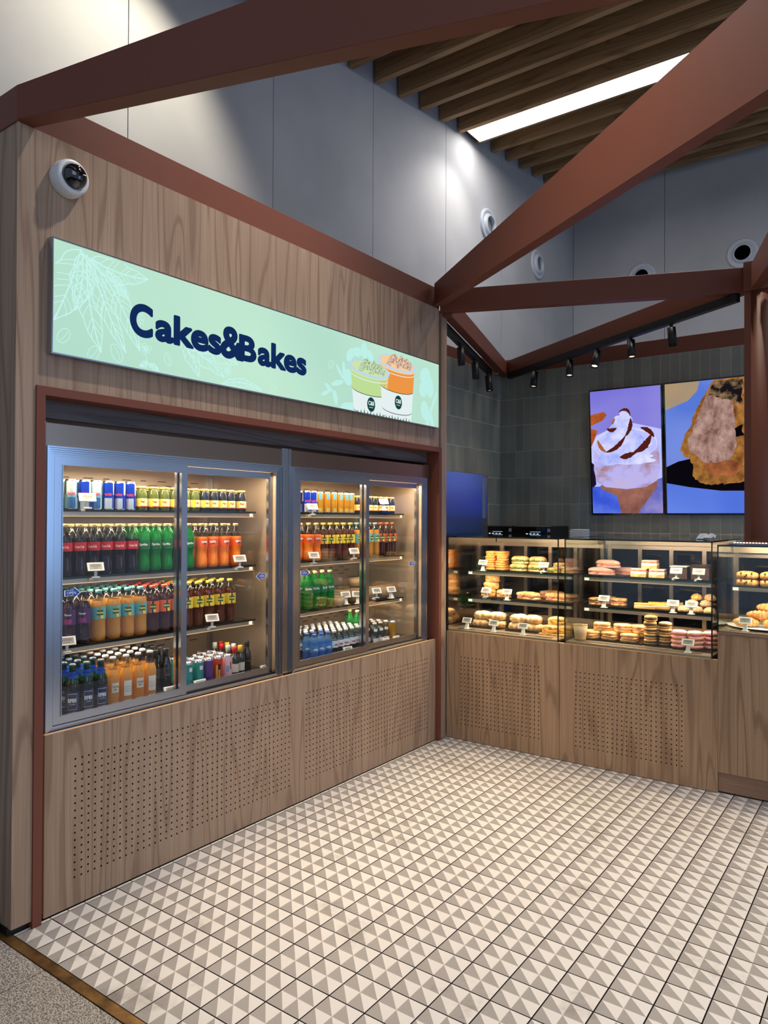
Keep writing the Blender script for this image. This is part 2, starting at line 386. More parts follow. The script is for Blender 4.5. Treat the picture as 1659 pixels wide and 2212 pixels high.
MB().box(-.85, 3.19, 4.826, 5.106, cz(4.96) - .004, cz(4.96) + .002).build('diffuser', emis('lamp_white', (255, 250, 248), 5), lp)
area('strip_light', (1.2, 4.96, cz(4.96) - .02), 4.0, 45, (1, .96, .92), (0, 0, 0), .27)

# --- round jet nozzles
def vent(loc, axis, k, lab):
    mb = MB(); mb.lathe([(.178, .0), (.178, .016), (.165, .026), (.14, .022), (.132, .012), (.125, .012), (.118, .03), (.095, .05), (.088, .046), (.098, .0)], 32, cap=False)
    t = empty('air_nozzle', (0, 0, 0), lab, 'air vent', 'round air nozzles high on the grey walls')
    mb.build('ring', P('vent_white', (196, 202, 210), .4), t)
    md = MB(); md.lathe([(.098, .0), (.09, -.0), (.05, .002)], 28); md.build('throat', P('throat_black', (4, 4, 5), .95, 0, 0) if axis == 'y' else P('vent_grey', (120, 122, 128), .5), t)
    t.location = loc; t.rotation_euler = (0, PI / 2, 0) if axis == 'x' else (PI / 2, 0, 0)
vent((-.93, 5.44, 4.80), 'x', 1, 'white round air nozzle on left grey wall, half hidden behind beam')
vent((-.93, 6.72, 4.74), 'x', 2, 'white round air nozzle on left grey wall near the corner')
vent((-.01, 7.9, 4.73), 'y', 3, 'round air nozzle on back wall, lower half cut by beam')
vent((1.171, 7.9, 4.785), 'y', 4, 'round air nozzle with black opening above the red column')

# --- tiled kitchen walls
def glazed():
    mt, nt, out = new('glazed_tile'); L = nt.links; b = nt.nodes.new('ShaderNodeBsdfPrincipled'); b.inputs['Roughness'].default_value = .16
    b.inputs['Coat Weight'].default_value = .4; b.inputs['Coat Roughness'].default_value = .06
    g = nt.nodes.new('ShaderNodeNewGeometry'); oi = nt.nodes.new('ShaderNodeObjectInfo')
    n = N(nt, 'ShaderNodeTexNoise', Scale=6.0, Detail=3.0); L.new(g.outputs['Position'], n.inputs['Vector'])
    n2 = N(nt, 'ShaderNodeTexNoise', Scale=38.0, Detail=2.0); L.new(g.outputs['Position'], n2.inputs['Vector'])
    mx = nt.nodes.new('ShaderNodeMix'); mx.data_type = 'RGBA'; mx.inputs[6].default_value = lin((150, 150, 136)); mx.inputs[7].default_value = lin((110, 113, 106))
    ad = nt.nodes.new('ShaderNodeMath'); ad.operation = 'ADD'; L.new(oi.outputs['Random'], ad.inputs[0]); L.new(n.outputs[0], ad.inputs[1])
    ml = nt.nodes.new('ShaderNodeMath'); ml.operation = 'MULTIPLY'; ml.inputs[1].default_value = .5; L.new(ad.outputs[0], ml.inputs[0]); L.new(ml.outputs[0], mx.inputs[0])
    bp = N(nt, 'ShaderNodeBump', Strength=.22, Distance=.006); L.new(n2.outputs[0], bp.inputs['Height']); L.new(bp.outputs[0], b.inputs['Normal']); L.new(bp.outputs[0], b.inputs['Coat Normal'])
    L.new(mx.outputs[2], b.inputs['Base Color']); L.new(b.outputs[0], out.inputs[0]); return mt
GT = glazed(); PG = P('pale_grout', (196, 194, 182), .9)
wnb = MB().box(-.475, 2.9, 4.8615, 4.95, 0, 3.03).build('wall_niche_back', PG); tag(wnb, kind='structure')
wnl = MB().box(-.56, -.4765, 3.06, 4.95, 0, 3.03).build('wall_niche_left', PG); tag(wnl, kind='structure')
tb = MB().box(.0018, .0782, -.008, 0, .0018, .2532, bev=.001).build('wall_tile', GT); tbm = tb.data; D.objects.remove(tb)
tl = MB().box(0, .008, .0018, .0782, .0018, .2532, bev=.001).build('wall_tile', GT); tlm = tl.data; D.objects.remove(tl)
for r in range(7):
    z = 3.03 - .255 * (r + 1)
    for c in range(29):
        o = D.objects.new('wall_tile', tbm); COL.objects.link(o); o.parent = wnb; o.location = (-.475 + .08 * c, 4.868, z)
    for c in range(13):
        o = D.objects.new('wall_tile', tlm); COL.objects.link(o); o.parent = wnl; o.location = (-.483, 4.86 - .08 * (c + 1), z)

# --- wood-clad partition with the cooler opening
wp = empty('wall_partition', (0, 0, 0), kind='structure')
MB().box(-.8, 0, -.165, -.085, .028, 3.145).build('wood_panel', WOOD, wp)
MB().box(-.12, 0, -.085, 2.935, 2.135, 3.145).build('wood_panel', WOOD, wp)
MB().box(-.12, 0, 2.968, 3.045, 0.004, 3.145).build('wood_panel', WOOD, wp)
MB().box(-.82, -.02, -.17, -.09, 0, .03).build('recess', BLACK, wp)
tr = MB()
for (y0, y1, z0, z1) in ((-.085, -.048, 0.001, 2.135), (2.931, 2.966, 0.001, 2.135)): tr.box(-.8, .008, y0, y1, z0, z1, bev=.001)
tr.box(-.8, .008, -.048, 2.931, 2.099, 2.135, bev=.001)
t2 = tr.build('trim_2', RED); tag(t2, kind='structure')
pb = MB().box(-.5, -.07, -.42, -.20, 0, .07, bev=.004).build('floor_box', BLK, origin=(-.3, -.3, 0)); tag(pb, 'low black box on granite floor at wall end', 'box')

# ================================================================== BEAMS
BG = 'red brown roof beams'
def beam(p0, p1, w, z0, z1, h0, h1, label, side=1):
    """p0,p1 plan ends of visible bottom edge; w width toward side normal; bottom z0..z1, heights h0..h1"""
    a, b = Vector((*p0, 0)), Vector((*p1, 0)); d = (b - a).normalized(); n = Vector((-d.y, d.x, 0)) * side * w
    pts = []
    for (z_a, z_b) in ((z0, z1), (z0 + h0, z1 + h1)):
        pts += [(a.x, a.y, z_a), (b.x, b.y, z_b), (b.x + n.x, b.y + n.y, z_b), (a.x + n.x, a.y + n.y, z_a)]
    o = MB().hexa(pts).build('roof_beam', RED, origin=(a.x, a.y, z0))
    bv = o.modifiers.new('bevel', 'BEVEL'); bv.width = .002; bv.segments = 1
    return tag(o, label, 'beam', BG)
beam((0, -.17), (3.1, .79), .072, 3.15, 3.15, .135, .46, 'wide tapered beam crossing the top left of the photo')
beam((0.01, 2.85), (3.1, .83), .072, 3.15, 3.15, .16, .46, 'wide tapered beam rising to the top right over the counter')
beam((-.01, -.099), (-.01, 2.95), .07, 3.148, 3.148, .145, .15, 'straight beam lying along the top of the wood partition', 1)
beam((-1.2, -.17), (0, -.17), .07, 3.145, 3.145, .14, .14, 'short beam turning back at the partition outer corner')
beam((.01, 2.93), (1.92, 3.71), .07, 3.125, 3.125, .16, .165, 'level beam from partition corner to the round red column')
beam((0, 2.98), (-.46, 4.84), .07, 3.1, 3.0, .145, .13, 'short beam running back to the tiled corner above left track', -1)
beam((-.46, 4.84), (1.92, 3.70), .07, 3.02, 3.13, .12, .15, 'beam from the tiled corner to the column above right track')
beam((-.475, 4.86), (2.9, 4.86), .08, 3.032, 3.032, .135, .135, 'beam resting on top of the tiled back wall')
beam((-.483, 3.06), (-.483, 4.80), .07, 3.032, 3.032, .10, .10, 'beam resting on top of the tiled left wall', 1)
beam((2.02, 3.64), (3.1, .86), .07, 3.12, 3.15, .16, .46, 'tapered beam leaving the column at the right photo edge', -1)
cl = empty('column', (2.0, 3.77, 0), 'round red brown steel column behind the right glass case', 'column')
MB().lathe([(.1, 0), (.1, 3.12)], 28, c=(2.0, 3.77)).build('shaft', RED, cl)
MB().box(1.9, 1.96, 3.69, 3.85, 0, 3.30).box(1.9, 2.06, 3.66, 3.86, 3.12, 3.31).build('cap', RED, cl)

# ================================================================== TRACK LIGHTS
def track(a, b, label):
    a, b = Vector(a), Vector(b); d = (b - a); n = Vector((-d.y, d.x, 0)).normalized() * .0225; up = Vector((0, 0, .055))
    o = MB().hexa([a - n, b - n, b + n, a + n, a - n + up, b - n + up, b + n + up, a + n + up]).build('light_track', BLACK, origin=a)
    return tag(o, label, 'light track')
track((-.03, 3.02, 3.035), (-.365, 4.42, 2.94), 'short black lighting track under the beam at left')
track((-.33, 4.745, 2.957), (1.86, 3.70, 3.068), 'long black lighting track under the beam toward the column')
SG = 'black cylinder track spotlights'
def tspot(base, tgt, label, power):
    base = Vector(base); t = empty('track_spotlight', (0, 0, 0), label, 'spotlight', SG)
    MB().tube([(0, 0, 0), (0, 0, .035)], .012, 8).build('stem', BLACK, t)
    d = (Vector(tgt) - base).normalized(); q = d.to_track_quat('-Z', 'Y')
    def tf(mb): mb.v = [tuple(q @ Vector(v) + Vector((0, 0, 0))) for v in mb.v]; return mb
    tf(MB().lathe([(.0, .01), (.03, .01), (.031, -.13), (.026, -.131), (.024, -.12), (0.0, -.119)], 20, cap=False)).build('can', BLACK, t)
    tf(MB().lathe([(.0, -.121), (.023, -.1205)], 20, cap=False)).build('lens', emis('lens_' + ('on' if power > 15 else 'dim'), (255, 225, 190), 6 if power > 15 else 1.2), t)
    t.location = base
    spot('track_spot_light', base + d * .14, tgt, power, 65, .6, WARM, .02)
tspot((-.13, 3.47, 2.975), (-.05, 3.6, 1.2), 'leftmost track spotlight beside the partition edge', 6)
tspot((-.235, 3.90, 2.945), (-.15, 4.0, 1.2), 'second track spotlight from the partition edge', 6)
tspot((-.34, 4.34, 2.91), (-.1, 4.3, 1.2), 'track spotlight nearest the tiled corner on left track', 6)
tspot((.01, 4.58, 2.945), (.0, 4.2, 1.1), 'track spotlight nearest the tiled corner on right track', 5)
tspot((.42, 4.39, 2.965), (.55, 3.9, 1.1), 'second spotlight from the tiled corner on right track', 10)
tspot((.71, 4.25, 2.98), (.6, 3.5, 1.1), 'third spotlight on right track, small bright lens', 18)
tspot((1.03, 4.10, 2.995), (1.25, 3.7, 1.1), 'fourth spotlight on right track, above the dark wall', 10)
tspot((1.375, 3.93, 3.01), (1.45, 4.3, 1.2), 'track spotlight with glowing lens nearest the column', 22)

# ================================================================== SIGN
sg = empty('lightbox_sign', (0, 1.42, 2.5), 'backlit pale green shop sign with navy lettering above the coolers', 'sign')
Y0, Y1, Z0, Z1 = -.041, 2.885, 2.265, 2.731
fr = MB()
fr.box(.001, .034, Y0, Y0 + .006, Z0, Z1).box(.001, .034, Y1 - .006, Y1, Z0, Z1).box(.001, .034, Y0 + .006, Y1 - .006, Z0, Z0 + .006).box(.001, .034, Y0 + .006, Y1 - .006, Z1 - .006, Z1)
fr.build('frame', ALU, sg)
SGF = emis2('sign_green', (178, 222, 204), (196, 236, 212), .9, .98, lo=.3, hi=.7, detail=1)
MB().box(.001, .030, Y0 + .006, Y1 - .006, Z0 + .006, Z1 - .006).build('face', SGF, sg)
LINE = emis('sign_line', (198, 244, 236), 1.0); SHAPE = emis('sign_pale', (190, 240, 232), 1.0)
NAVY = emis('sign_navy', (18, 42, 90), 1.0)
def clipy(v): return (v[0], min(max(v[1], Y0 + .008), Y1 - .008), min(max(v[2], Z0 + .008), Z1 - .008))
def stroke(mb, pts, w, x=.0305, mat=0):
    for i in range(len(pts) - 1):
        (a, b), (c, d) = pts[i], pts[i + 1]
        if not (Y0 + .01 < a < Y1 - .01 and Y0 + .01 < c < Y1 - .01 and Z0 + .01 < b < Z1 - .01 and Z0 + .01 < d < Z1 - .01): continue
        l = math.hypot(c - a, d - b) or 1; nx, ny = -(d - b) / l * w / 2, (c - a) / l * w / 2; ex, ey = (c - a) / l * w * .3, (d - b) / l * w * .3
        mb.add([(x, a - nx - ex, b - ny - ey), (x, c - nx + ex, d - ny + ey), (x, c + nx + ex, d + ny + ey), (x, a + nx - ex, b + ny - ey)], [(0, 1, 2, 3)], mat)
def bez(p0, p1, p2, n=10): return [((1 - t) ** 2 * p0[0] + 2 * t * (1 - t) * p1[0] + t * t * p2[0], (1 - t) ** 2 * p0[1] + 2 * t * (1 - t) * p1[1] + t * t * p2[1]) for t in [i / n for i in range(n + 1)]]
def leaf(mb, base, tip, wid, veins=7, bend=.15, lw=.0048):
    dx, dz = tip[0] - base[0], tip[1] - base[1]; l = math.hypot(dx, dz); nx, nz = -dz / l, dx / l
    mid = (base[0] + dx * .5 + nx * bend * l, base[1] + dz * .5 + nz * bend * l); c = bez(base, mid, tip, 14)
    stroke(mb, c, lw * 1.3); L_, R_ = [], []
    for i, p in enumerate(c):
        t = i / 14; ww = wid * math.sin(PI * t ** .8) * (1 + .13 * math.sin(t * 17)); L_.append((p[0] + nx * ww, p[1] + nz * ww)); R_.append((p[0] - nx * ww, p[1] - nz * ww))
    stroke(mb, L_, lw); stroke(mb, R_, lw)
    for k in range(1, veins + 1):
        i = int(1 + k * 11 / veins)
        for E_ in (L_, R_):
            j = min(i + 2, 14); q = E_[j]; stroke(mb, bez(c[i], (c[i][0] * .4 + q[0] * .6 + (E_[i][0] - c[i][0]) * .15, c[i][1] * .4 + q[1] * .6 + (E_[i][1] - c[i][1]) * .15), q, 5), lw * .7)
def ring(mb, c, r, w=.003, e=1, rot=0, n=14):
    stroke(mb, [(c[0] + r * math.cos(2 * PI * i / n) * math.cos(rot) - r * e * math.sin(2 * PI * i / n) * math.sin(rot), c[1] + r * math.cos(2 * PI * i / n) * math.sin(rot) + r * e * math.sin(2 * PI * i / n) * math.cos(rot)) for i in range(n + 1)], w)
def bean(mb, c, r=.035, rot=.9):
    ring(mb, c, r, .003, .65, rot); stroke(mb, bez((c[0] - r * .8 * math.cos(rot), c[1] - r * .8 * math.sin(rot)), (c[0] + .012, c[1]), (c[0] + r * .8 * math.cos(rot), c[1] + r * .8 * math.sin(rot)), 5), .0025)
ar = MB()
leaf(ar, (.085, 2.715), (-.03, 2.40), .085, 8, .05); leaf(ar, (.11, 2.70), (.18, 2.31), .06, 8, -.1); leaf(ar, (.14, 2.69), (.37, 2.35), .05, 8, .1); leaf(ar, (.13, 2.69), (.41, 2.68), .05, 7, -.12)
for k in range(14): a = k * 2.4; ring(ar, (.262 + .045 * math.cos(a) * (k / 14), 2.60 + .06 * math.sin(a) * (k / 14)), .013, .0028, 1, 0, 10)
leaf(ar, (.09, 2.70), (.06, 2.46), .05, 7, .12); leaf(ar, (.12, 2.69), (.30, 2.33), .045, 8, -.05); leaf(ar, (.20, 2.66), (.31, 2.56), .02, 4);
bean(ar, (.012, 2.345)); bean(ar, (.145, 2.30)); bean(ar, (.255, 2.32), .04, 2.1); bean(ar, (.52, 2.34), .03, 1.9); bean(ar, (1.2, 2.30), .03, .8)
bean(ar, (1.68, 2.52), .03, .8)
for k in range(10): a = k * 2.4; ring(ar, (.40 + .028 * math.cos(a) * k / 10, 2.365 + .03 * math.sin(a) * k / 10), .009, .0022, 1, 0, 8)
stroke(ar, bez((.40, 2.34), (.41, 2.31), (.42, 2.285), 6), .003); leaf(ar, (.42, 2.30), (.47, 2.28), .012, 3); leaf(ar, (.41, 2.31), (.37, 2.285), .012, 3)
leaf(ar, (.60, 2.44), (.70, 2.29), .04, 6); leaf(ar, (.62, 2.42), (.86, 2.31), .045, 7); leaf(ar, (.70, 2.40), (.95, 2.39), .04, 6); leaf(ar, (.85, 2.28), (1.12, 2.285), .02, 5)
for k in range(12): a = k * 2.4; ring(ar, (.88 + .035 * math.cos(a) * k / 12, 2.35 + .04 * math.sin(a) * k / 12), .011, .0025, 1, 0, 8)
for k in range(6): a = k * 2.4; ring(ar, (.36 + .02 * math.cos(a), 2.50 + .03 * math.sin(a)), .012, .0025, 1, 0, 8)
tag(ar.build('leaf_print', LINE, sg), kind='stuff')
sp = MB()
def poly(mb, pts, x, mat=0):
    pts = [(min(max(p[0], Y0 + .008), Y1 - .008), min(max(p[1], Z0 + .008), Z1 - .008)) for p in pts]
    mb.add([(x, p[0], p[1]) for p in pts], [tuple(range(len(pts)))], mat)
def ell(cy, cz_, ry, rz, n=24, rot=0, a0=0, a1=2 * PI): return [(cy + ry * math.cos(a0 + (a1 - a0) * i / n) * math.cos(rot) - rz * math.sin(a0 + (a1 - a0) * i / n) * math.sin(rot), cz_ + ry * math.cos(a0 + (a1 - a0) * i / n) * math.sin(rot) + rz * math.sin(a0 + (a1 - a0) * i / n) * math.cos(rot)) for i in range(n if abs(a1 - a0 - 2 * PI) < .01 else n + 1)]
for (cy, cz_, ry, rz, ro) in ((1.86, 2.61, .05, .03, .9), (1.93, 2.64, .05, .03, .2), (2.0, 2.66, .05, .035, 1.6), (2.06, 2.64, .04, .03, 2.4), (1.80, 2.50, .015, .06, .1), (1.76, 2.49, .012, .05, .7), (1.84, 2.47, .045, .05, .2), (1.74, 2.42, .06, .016, .3),
                              (1.66, 2.38, .04, .014, 2.6), (1.63, 2.345, .04, .012, .4), (1.72, 2.33, .02, .045, .3), (1.85, 2.29, .08, .028, .1), (2.70, 2.62, .07, .05, .5), (2.76, 2.55, .05, .08, .2), (2.68, 2.52, .06, .05, 1.1), (2.80, 2.42, .014, .13, -.5), (2.70, 2.37, .05, .07, .3), (2.74, 2.30, .09, .02, 1.2), (2.79, 2.31, .02, .07, .4)):
    poly(sp, ell(cy, cz_, ry, rz, 18, ro), .0303)
tag(sp.build('flower_print', SHAPE, sg), kind='stuff')
# cups printed on the sign
def cup(cy, zr, wtop, wbot, zbot, cols, name, zb1, zb0):
    c = MB(); m_ = [emis(name + 'a', cols[0], 1), emis(name + 'b', cols[1], 1), emis('cup_white', (228, 240, 240), 1), emis('cup_line', (20, 50, 48), 1), emis('cup_rim', (190, 215, 240), 1), emis2(name + 'ice', cols[2], cols[3], 60, 1.0), emis('cup_green', (18, 66, 62), 1)]
    x = .0312; W = lambda z: wbot + (wtop - wbot) * (z - zbot) / (zr - zbot)
    def body(z1, z0, mat, xx, bow=.03):
        n = 12; top = [(cy + W(z1) * math.cos(PI + PI * i / n), z1 + bow * math.sin(PI + PI * i / n)) for i in range(n + 1)]; bot = [(cy + W(z0) * math.cos(-PI * i / n), z0 + bow * math.sin(-PI * i / n)) for i in range(n + 1)]
        poly(c, top + bot, xx, mat)
    body(zr, zbot, 1, x); body(zr, zr - .03, 0, x + .0002); body(zr - .045, zr - .05, 2, x + .0003)
    body(zb1 + .004, zbot, 3, x + .0004); body(zb1, zbot, 2, x + .0006); body(zb0 + .002, zb0 - .002, 3, x + .0008)
    poly(c, ell(cy, zr, W(zr) + .012, .052, 28), x + .001, 4); poly(c, ell(cy, zr + .003, W(zr) - .012, .040, 26), x + .0013, 0)
    rnd = random.Random(5)
    for k in range(30):
        a = rnd.uniform(0, 2 * PI); r = rnd.uniform(0, .95) ** .6; q = (cy + (W(zr) - .04) * r * math.cos(a), zr + .005 + .03 * r * math.sin(a)); s_ = rnd.uniform(.018, .034)
        poly(c, [(q[0] - s_, q[1] - s_ * .4), (q[0] + s_ * .6, q[1] - s_ * .6), (q[0] + s_, q[1] + s_ * .5), (q[0] - s_ * .1, q[1] + s_ * 1.1)], x + .0015 + k * .00003, 5)
    lz = (zb1 + zb0) / 2 - .02; poly(c, ell(cy + .01, lz, .042, .046, 24), x + .0021, 6)
    text_on(c, 'C&B', lambda u, v: (x + .0024, cy + .01 + (u - .5) * .062, lz - .006 + v * .028), 2, .03)
    c.add([(x + .0024, cy - .012, lz - .02), (x + .0024, cy + .032, lz - .02), (x + .0024, cy + .032, lz - .017), (x + .0024, cy - .012, lz - .017)], [(0, 1, 2, 3)], 2)
    for k in range(9):
        py = cy - W(zbot) * .8 + k * W(zbot) * .2; hh = .012 + .02 * ((k * 7) % 5) / 5; c.add([(x + .0022, py, zbot), (x + .0022, py + .012, zbot), (x + .0022, py + .004, zbot + hh)], [(0, 1, 2)], 6)
    c.build('cup_print', m_, sg)
cup(2.36, 2.642, .205, .165, 2.272, ((250, 205, 150), (236, 150, 70), (150, 90, 60), (250, 225, 200)), 'cup_coffee', 2.475, 2.335)
cup(2.06, 2.555, .20, .165, 2.272, ((205, 228, 170), (190, 222, 150), (110, 150, 60), (225, 240, 215)), 'cup_matcha', 2.415, 2.29)
lt = MB()
def word(txt, y0, y1, z0, z1, b=.035):
    e = .0065
    for k in range(24):
        dx, dz = e * math.cos(k * PI / 12), e * math.sin(k * PI / 12)
        text_on(lt, txt, lambda u, v: (.0335 + k * .00002, y0 + e + dx + u * (y1 - y0 - 2 * e), z0 + e + dz + v * (z1 - z0 - 2 * e)), 0, .012, 8)
word('C', .315, .436, 2.412, 2.562, .05); word('akes', .447, .838, 2.412, 2.553, .045); word('&', .828, .985, 2.408, 2.572, .045); word('B', .952, 1.075, 2.415, 2.55, .05); word('akes', 1.083, 1.462, 2.412, 2.55, .045)
lt.build('lettering', NAVY, sg)

# ================================================================== CAMERA DOME
dm = empty('security_camera', (0, .035, 2.99), 'white dome security camera with smoked bubble above the sign', 'camera')
def xl(mb, c): mb.v = [(c[0] + v[2], c[1] + v[1], c[2] + v[0]) for v in mb.v]; mb.f = [f[::-1] for f in mb.f]; return mb
xl(MB().lathe([(.073, .001), (.074, .012), (.07, .05), (.066, .058), (.056, .061), (.05, .058)], 36, cap=False), (0, .035, 2.99)).build('housing', P('camera_white', (214, 214, 214), .4), dm)
xl(MB().lathe([(.052, .055)] + [(.051 * math.cos(t * PI / 16), .058 + .047 * math.sin(t * PI / 16)) for t in range(9)], 30, cap=False), (0, .035, 2.99)).build('dome', P('smoked_dome', (16, 16, 20), .05, coat=1), dm)
xl(MB().lathe([(.012, .06), (.012, .104), (.009, .107)], 12), (0, .035, 2.99)).build('lens', BLK, dm)

# ================================================================== VALANCE, KICK PANEL
va = MB().box(-.118, -.10, -.046, 2.929, 2.024, 2.099).build('valance_board', DARKW, origin=(-.11, 1.4, 2.06)); tag(va, 'dark wood valance board above the two coolers', 'board')
def perforated(mb, u0, u1, z0, z1, groups, fn, dep=.006, pr=.0044, n=8):
    """groups: (ua, nc, za, nr, p) ; fn(u,z,d)->xyz ; front sheet with real holes"""
    segs = []; cur = u0
    for (ua, nc, za, nr, p) in groups:
        a, b = ua - p / 2, ua + (nc - .5) * p
        segs.append((cur, a, None)); segs.append((a, b, (ua, nc, za, nr, p))); cur = b
    segs.append((cur, u1, None))
    def quad(a, b, c, d): mb.add([fn(a, c, 0), fn(b, c, 0), fn(b, d, 0), fn(a, d, 0)], [(0, 1, 2, 3)], 0)
    for a, b, g in segs:
        if g is None: quad(a, b, z0, z1); continue
        ua, nc, za, nr, p = g; zb, zt = za - p / 2, za + (nr - .5) * p
        quad(a, b, z0, zb); quad(a, b, zt, z1)
        for i in range(nc):
            for j in range(nr):
                cu, cz_ = ua + i * p, za + j * p; h = p / 2
                sqp = [(h * c_, h * s_) for c_, s_ in ((1, 0), (1, 1), (0, 1), (-1, 1), (-1, 0), (-1, -1), (0, -1), (1, -1))]
                vs = [fn(cu + x, cz_ + y, 0) for x, y in sqp] + [fn(cu + pr * math.cos(k * PI / 4), cz_ + pr * math.sin(k * PI / 4), 0) for k in range(8)] + [fn(cu + pr * math.cos(k * PI / 4), cz_ + pr * math.sin(k * PI / 4), dep) for k in range(8)]
                mb.add(vs, [(k, (k + 1) % 8, 8 + (k + 1) % 8, 8 + k) for k in range(8)], 0); mb.add(vs, [(8 + k, 8 + (k + 1) % 8, 16 + (k + 1) % 8, 16 + k) for k in range(8)], 1)
kp = empty('kick_panel', (-.02, 1.46, .0), 'long perforated walnut laminate panel under the two coolers', 'panel')
mb = MB(); perforated(mb, -.024, 2.95, .004, .735, [(.108, 43, .119, 17, .0306), (1.534, 43, .119, 17, .0306)], lambda u, z, d: (-.02 - d, u, z))
mb.build('perforated_face', [WOOD, P('hole_dark', (30, 20, 18), .9)], kp)
MB().box(-.038, -.0265, -.024, 2.95, .004, .7349).build('backing', BLACK, kp)
MB().box(-.038, -.0202, -.0245, -.024, .004, .735).box(-.0385, -.0195, -.024, 2.95, .735, .7365).build('edge_band', GOLD, kp)
MB().box(-.05, -.028, -.04, 2.95, 0, .02).build('foot', BLACK, kp)

# ================================================================== COOLERS
def frame_rect(mb, y0, y1, z0, z1, wy, wz, x0, x1, mat=0, ribs=0):
    mb.box(x0, x1, y0, y0 + wy, z0, z1, mat).box(x0, x1, y1 - wy, y1, z0, z1, mat).box(x0, x1, y0 + wy, y1 - wy, z0, z0 + wz, mat).box(x0, x1, y0 + wy, y1 - wy, z1 - wz, z1, mat)
OPENM = [P('sticker_blue', (30, 70, 170), .35), P('sticker_white', (235, 238, 245), .35)]
def arrow(parent, yc, zc, dirn, x):
    mb = MB(); s = dirn
    def A(k, xx, mat):
        pts = [(-.05, -.018), (.012, -.018), (.012, -.034), (.055, 0), (.012, .034), (.012, .018), (-.05, .018)]
        mb.add([(xx, yc + s * p[0] * k, zc + p[1] * k) for p in pts], [(0, 1, 2, 3, 4, 5, 6)] if s > 0 else [(6, 5, 4, 3, 2, 1, 0)], mat)
    A(1.0, x, 1); A(.88, x + .0004, 0)
    text_on(mb, 'OPEN', lambda u, v: (x + .0008, yc - .004 * s + (u - .5) * .05, zc - .008 + v * .016), 1, .01)
    mb.build('open_sticker', OPENM, parent)
SLOT = P('slot_dark', (24, 18, 16), .9)
def cooler(y0, y1, label, k):
    t = empty('display_cooler', (-.4, (y0 + y1) / 2, 0), label, 'cooler', 'built-in glass door drink coolers')
    X0, X1 = -.70, -.062
    b = MB()
    b.box(X0, X0 + .03, y0, y1, .1, 2.0).box(X0, X1, y0, y0 + .035, .1, 2.0).box(X0, X1, y1 - .035, y1, .1, 2.0)
    b.box(X0, X1 - .02, y0 + .035, y1 - .035, 1.88, 2.0).box(X0, X1, y0 + .035, y1 - .035, .1, .745)
    b.build('cabinet', [DSTEEL], t)
    MB().box(X1, X1 + .004, y0 + .0, y0 + .022, .72, 2.005).build('side_post', STEEL, t); MB().box(X1, X1 + .004, y1 - .055, y1, .72, 2.005).build('side_post', STEEL, t)
    MB().box(X1, X1 + .006, y0 + .022, y1 - .055, 1.905, 1.999).build('header', P('header_steel', (150, 126, 108), .3, 1), t)
    fy0, fy1 = y0 + .020, y1 - .055
    f = MB()     # outer frame: five stepped ribs each side
    for i in range(5):
        a = i * .0082; xx = X1 + .022 - i * .004; wv = .0062
        frame_rect(f, fy0 + a, fy1 - a, .712 + a, 1.905 - a, wv, wv, X1, xx)
        a2 = a + .0062; frame_rect(f, fy0 + a2, fy1 - a2, .712 + a2, 1.905 - a2, .0021, .0021, X1, X1 + .002)
    f.build('door_surround', ALU, t)
    iy0, iy1 = fy0 + .041, fy1 - .041; ym = (iy0 + iy1) / 2 + .012; z0, z1 = .757, 1.864
    for (a, b_, xf, which) in ((iy0, ym + .022, X1 + .004, 0), (ym - .022, iy1, X1 - .022, 1)):
        d = empty('sliding_door', (0, 0, 0)); d.parent = t; d.location = Vector((xf, (a + b_) / 2, 1.3)) - Vector(t.location)
        q = MB(); frame_rect(q, a, b_, z0, z1, .033, .030, xf - .018, xf); 
        frame_rect(q, a + .033, b_ - .033, z0 + .030, z1 - .03, .004, .004, xf - .014, xf + .003)
        def dbuild(mbx, nm, mt):
            me = mbx.build(nm, mt); me.parent = d
            off = Vector((xf, (a + b_) / 2, 1.3))
            for v in me.data.vertices: v.co -= off
        dbuild(q, 'door_frame', ALU); dbuild(MB().box(xf - .010, xf - .006, a + .03, b_ - .03, z0 + .028, z1 - .028), 'pane', GLASS)
        # sticker
        s = MB(); yc = a + .085 if which == 0 else b_ - .082; sgn = 1 if which == 0 else -1
        pts = [(-.05, -.018), (.012, -.018), (.012, -.034), (.055, 0), (.012, .034), (.012, .018), (-.05, .018)]
        for kk, dx, mi in ((.72, .0005, 1), (.62, .0008, 0)):
            pp = [(xf - .0055 + dx, yc + sgn * p[0] * kk, 1.295 + p[1] * kk) for p in pts]; s.add(pp, [tuple(range(7))], mi)
        text_on(s, 'OPEN', lambda u, v: (xf - .0045, yc - .004 * sgn + (u - .5) * .042, 1.295 - .0065 + v * .013), 1, .01)
        dbuild(s, 'open_sticker', OPENM)
    # interior
    for yy in (y0 + .10, y1 - .062): MB().box(X0 + .03, X0 + .05, yy, yy + .024, .76, 1.86).build('shelf_upright', ALU, t)
    sl = MB()
    for zz in (1.815, 1.79, 1.25, 1.225, 1.20, .985, .96, .935, .91, .885):
        off = .06 if int(zz * 1000) % 2 else 0
        for q in range(10):
            ya = y0 + .16 + off + q * .115; wv = .055 if q % 2 else .036
            if ya + wv < y1 - .1: sl.box(X0 + .03, X0 + .0312, ya, ya + wv, zz, zz + .004)
    sv = sl.build('vent_slots', SLOT, t); sv['kind'] = 'stuff'
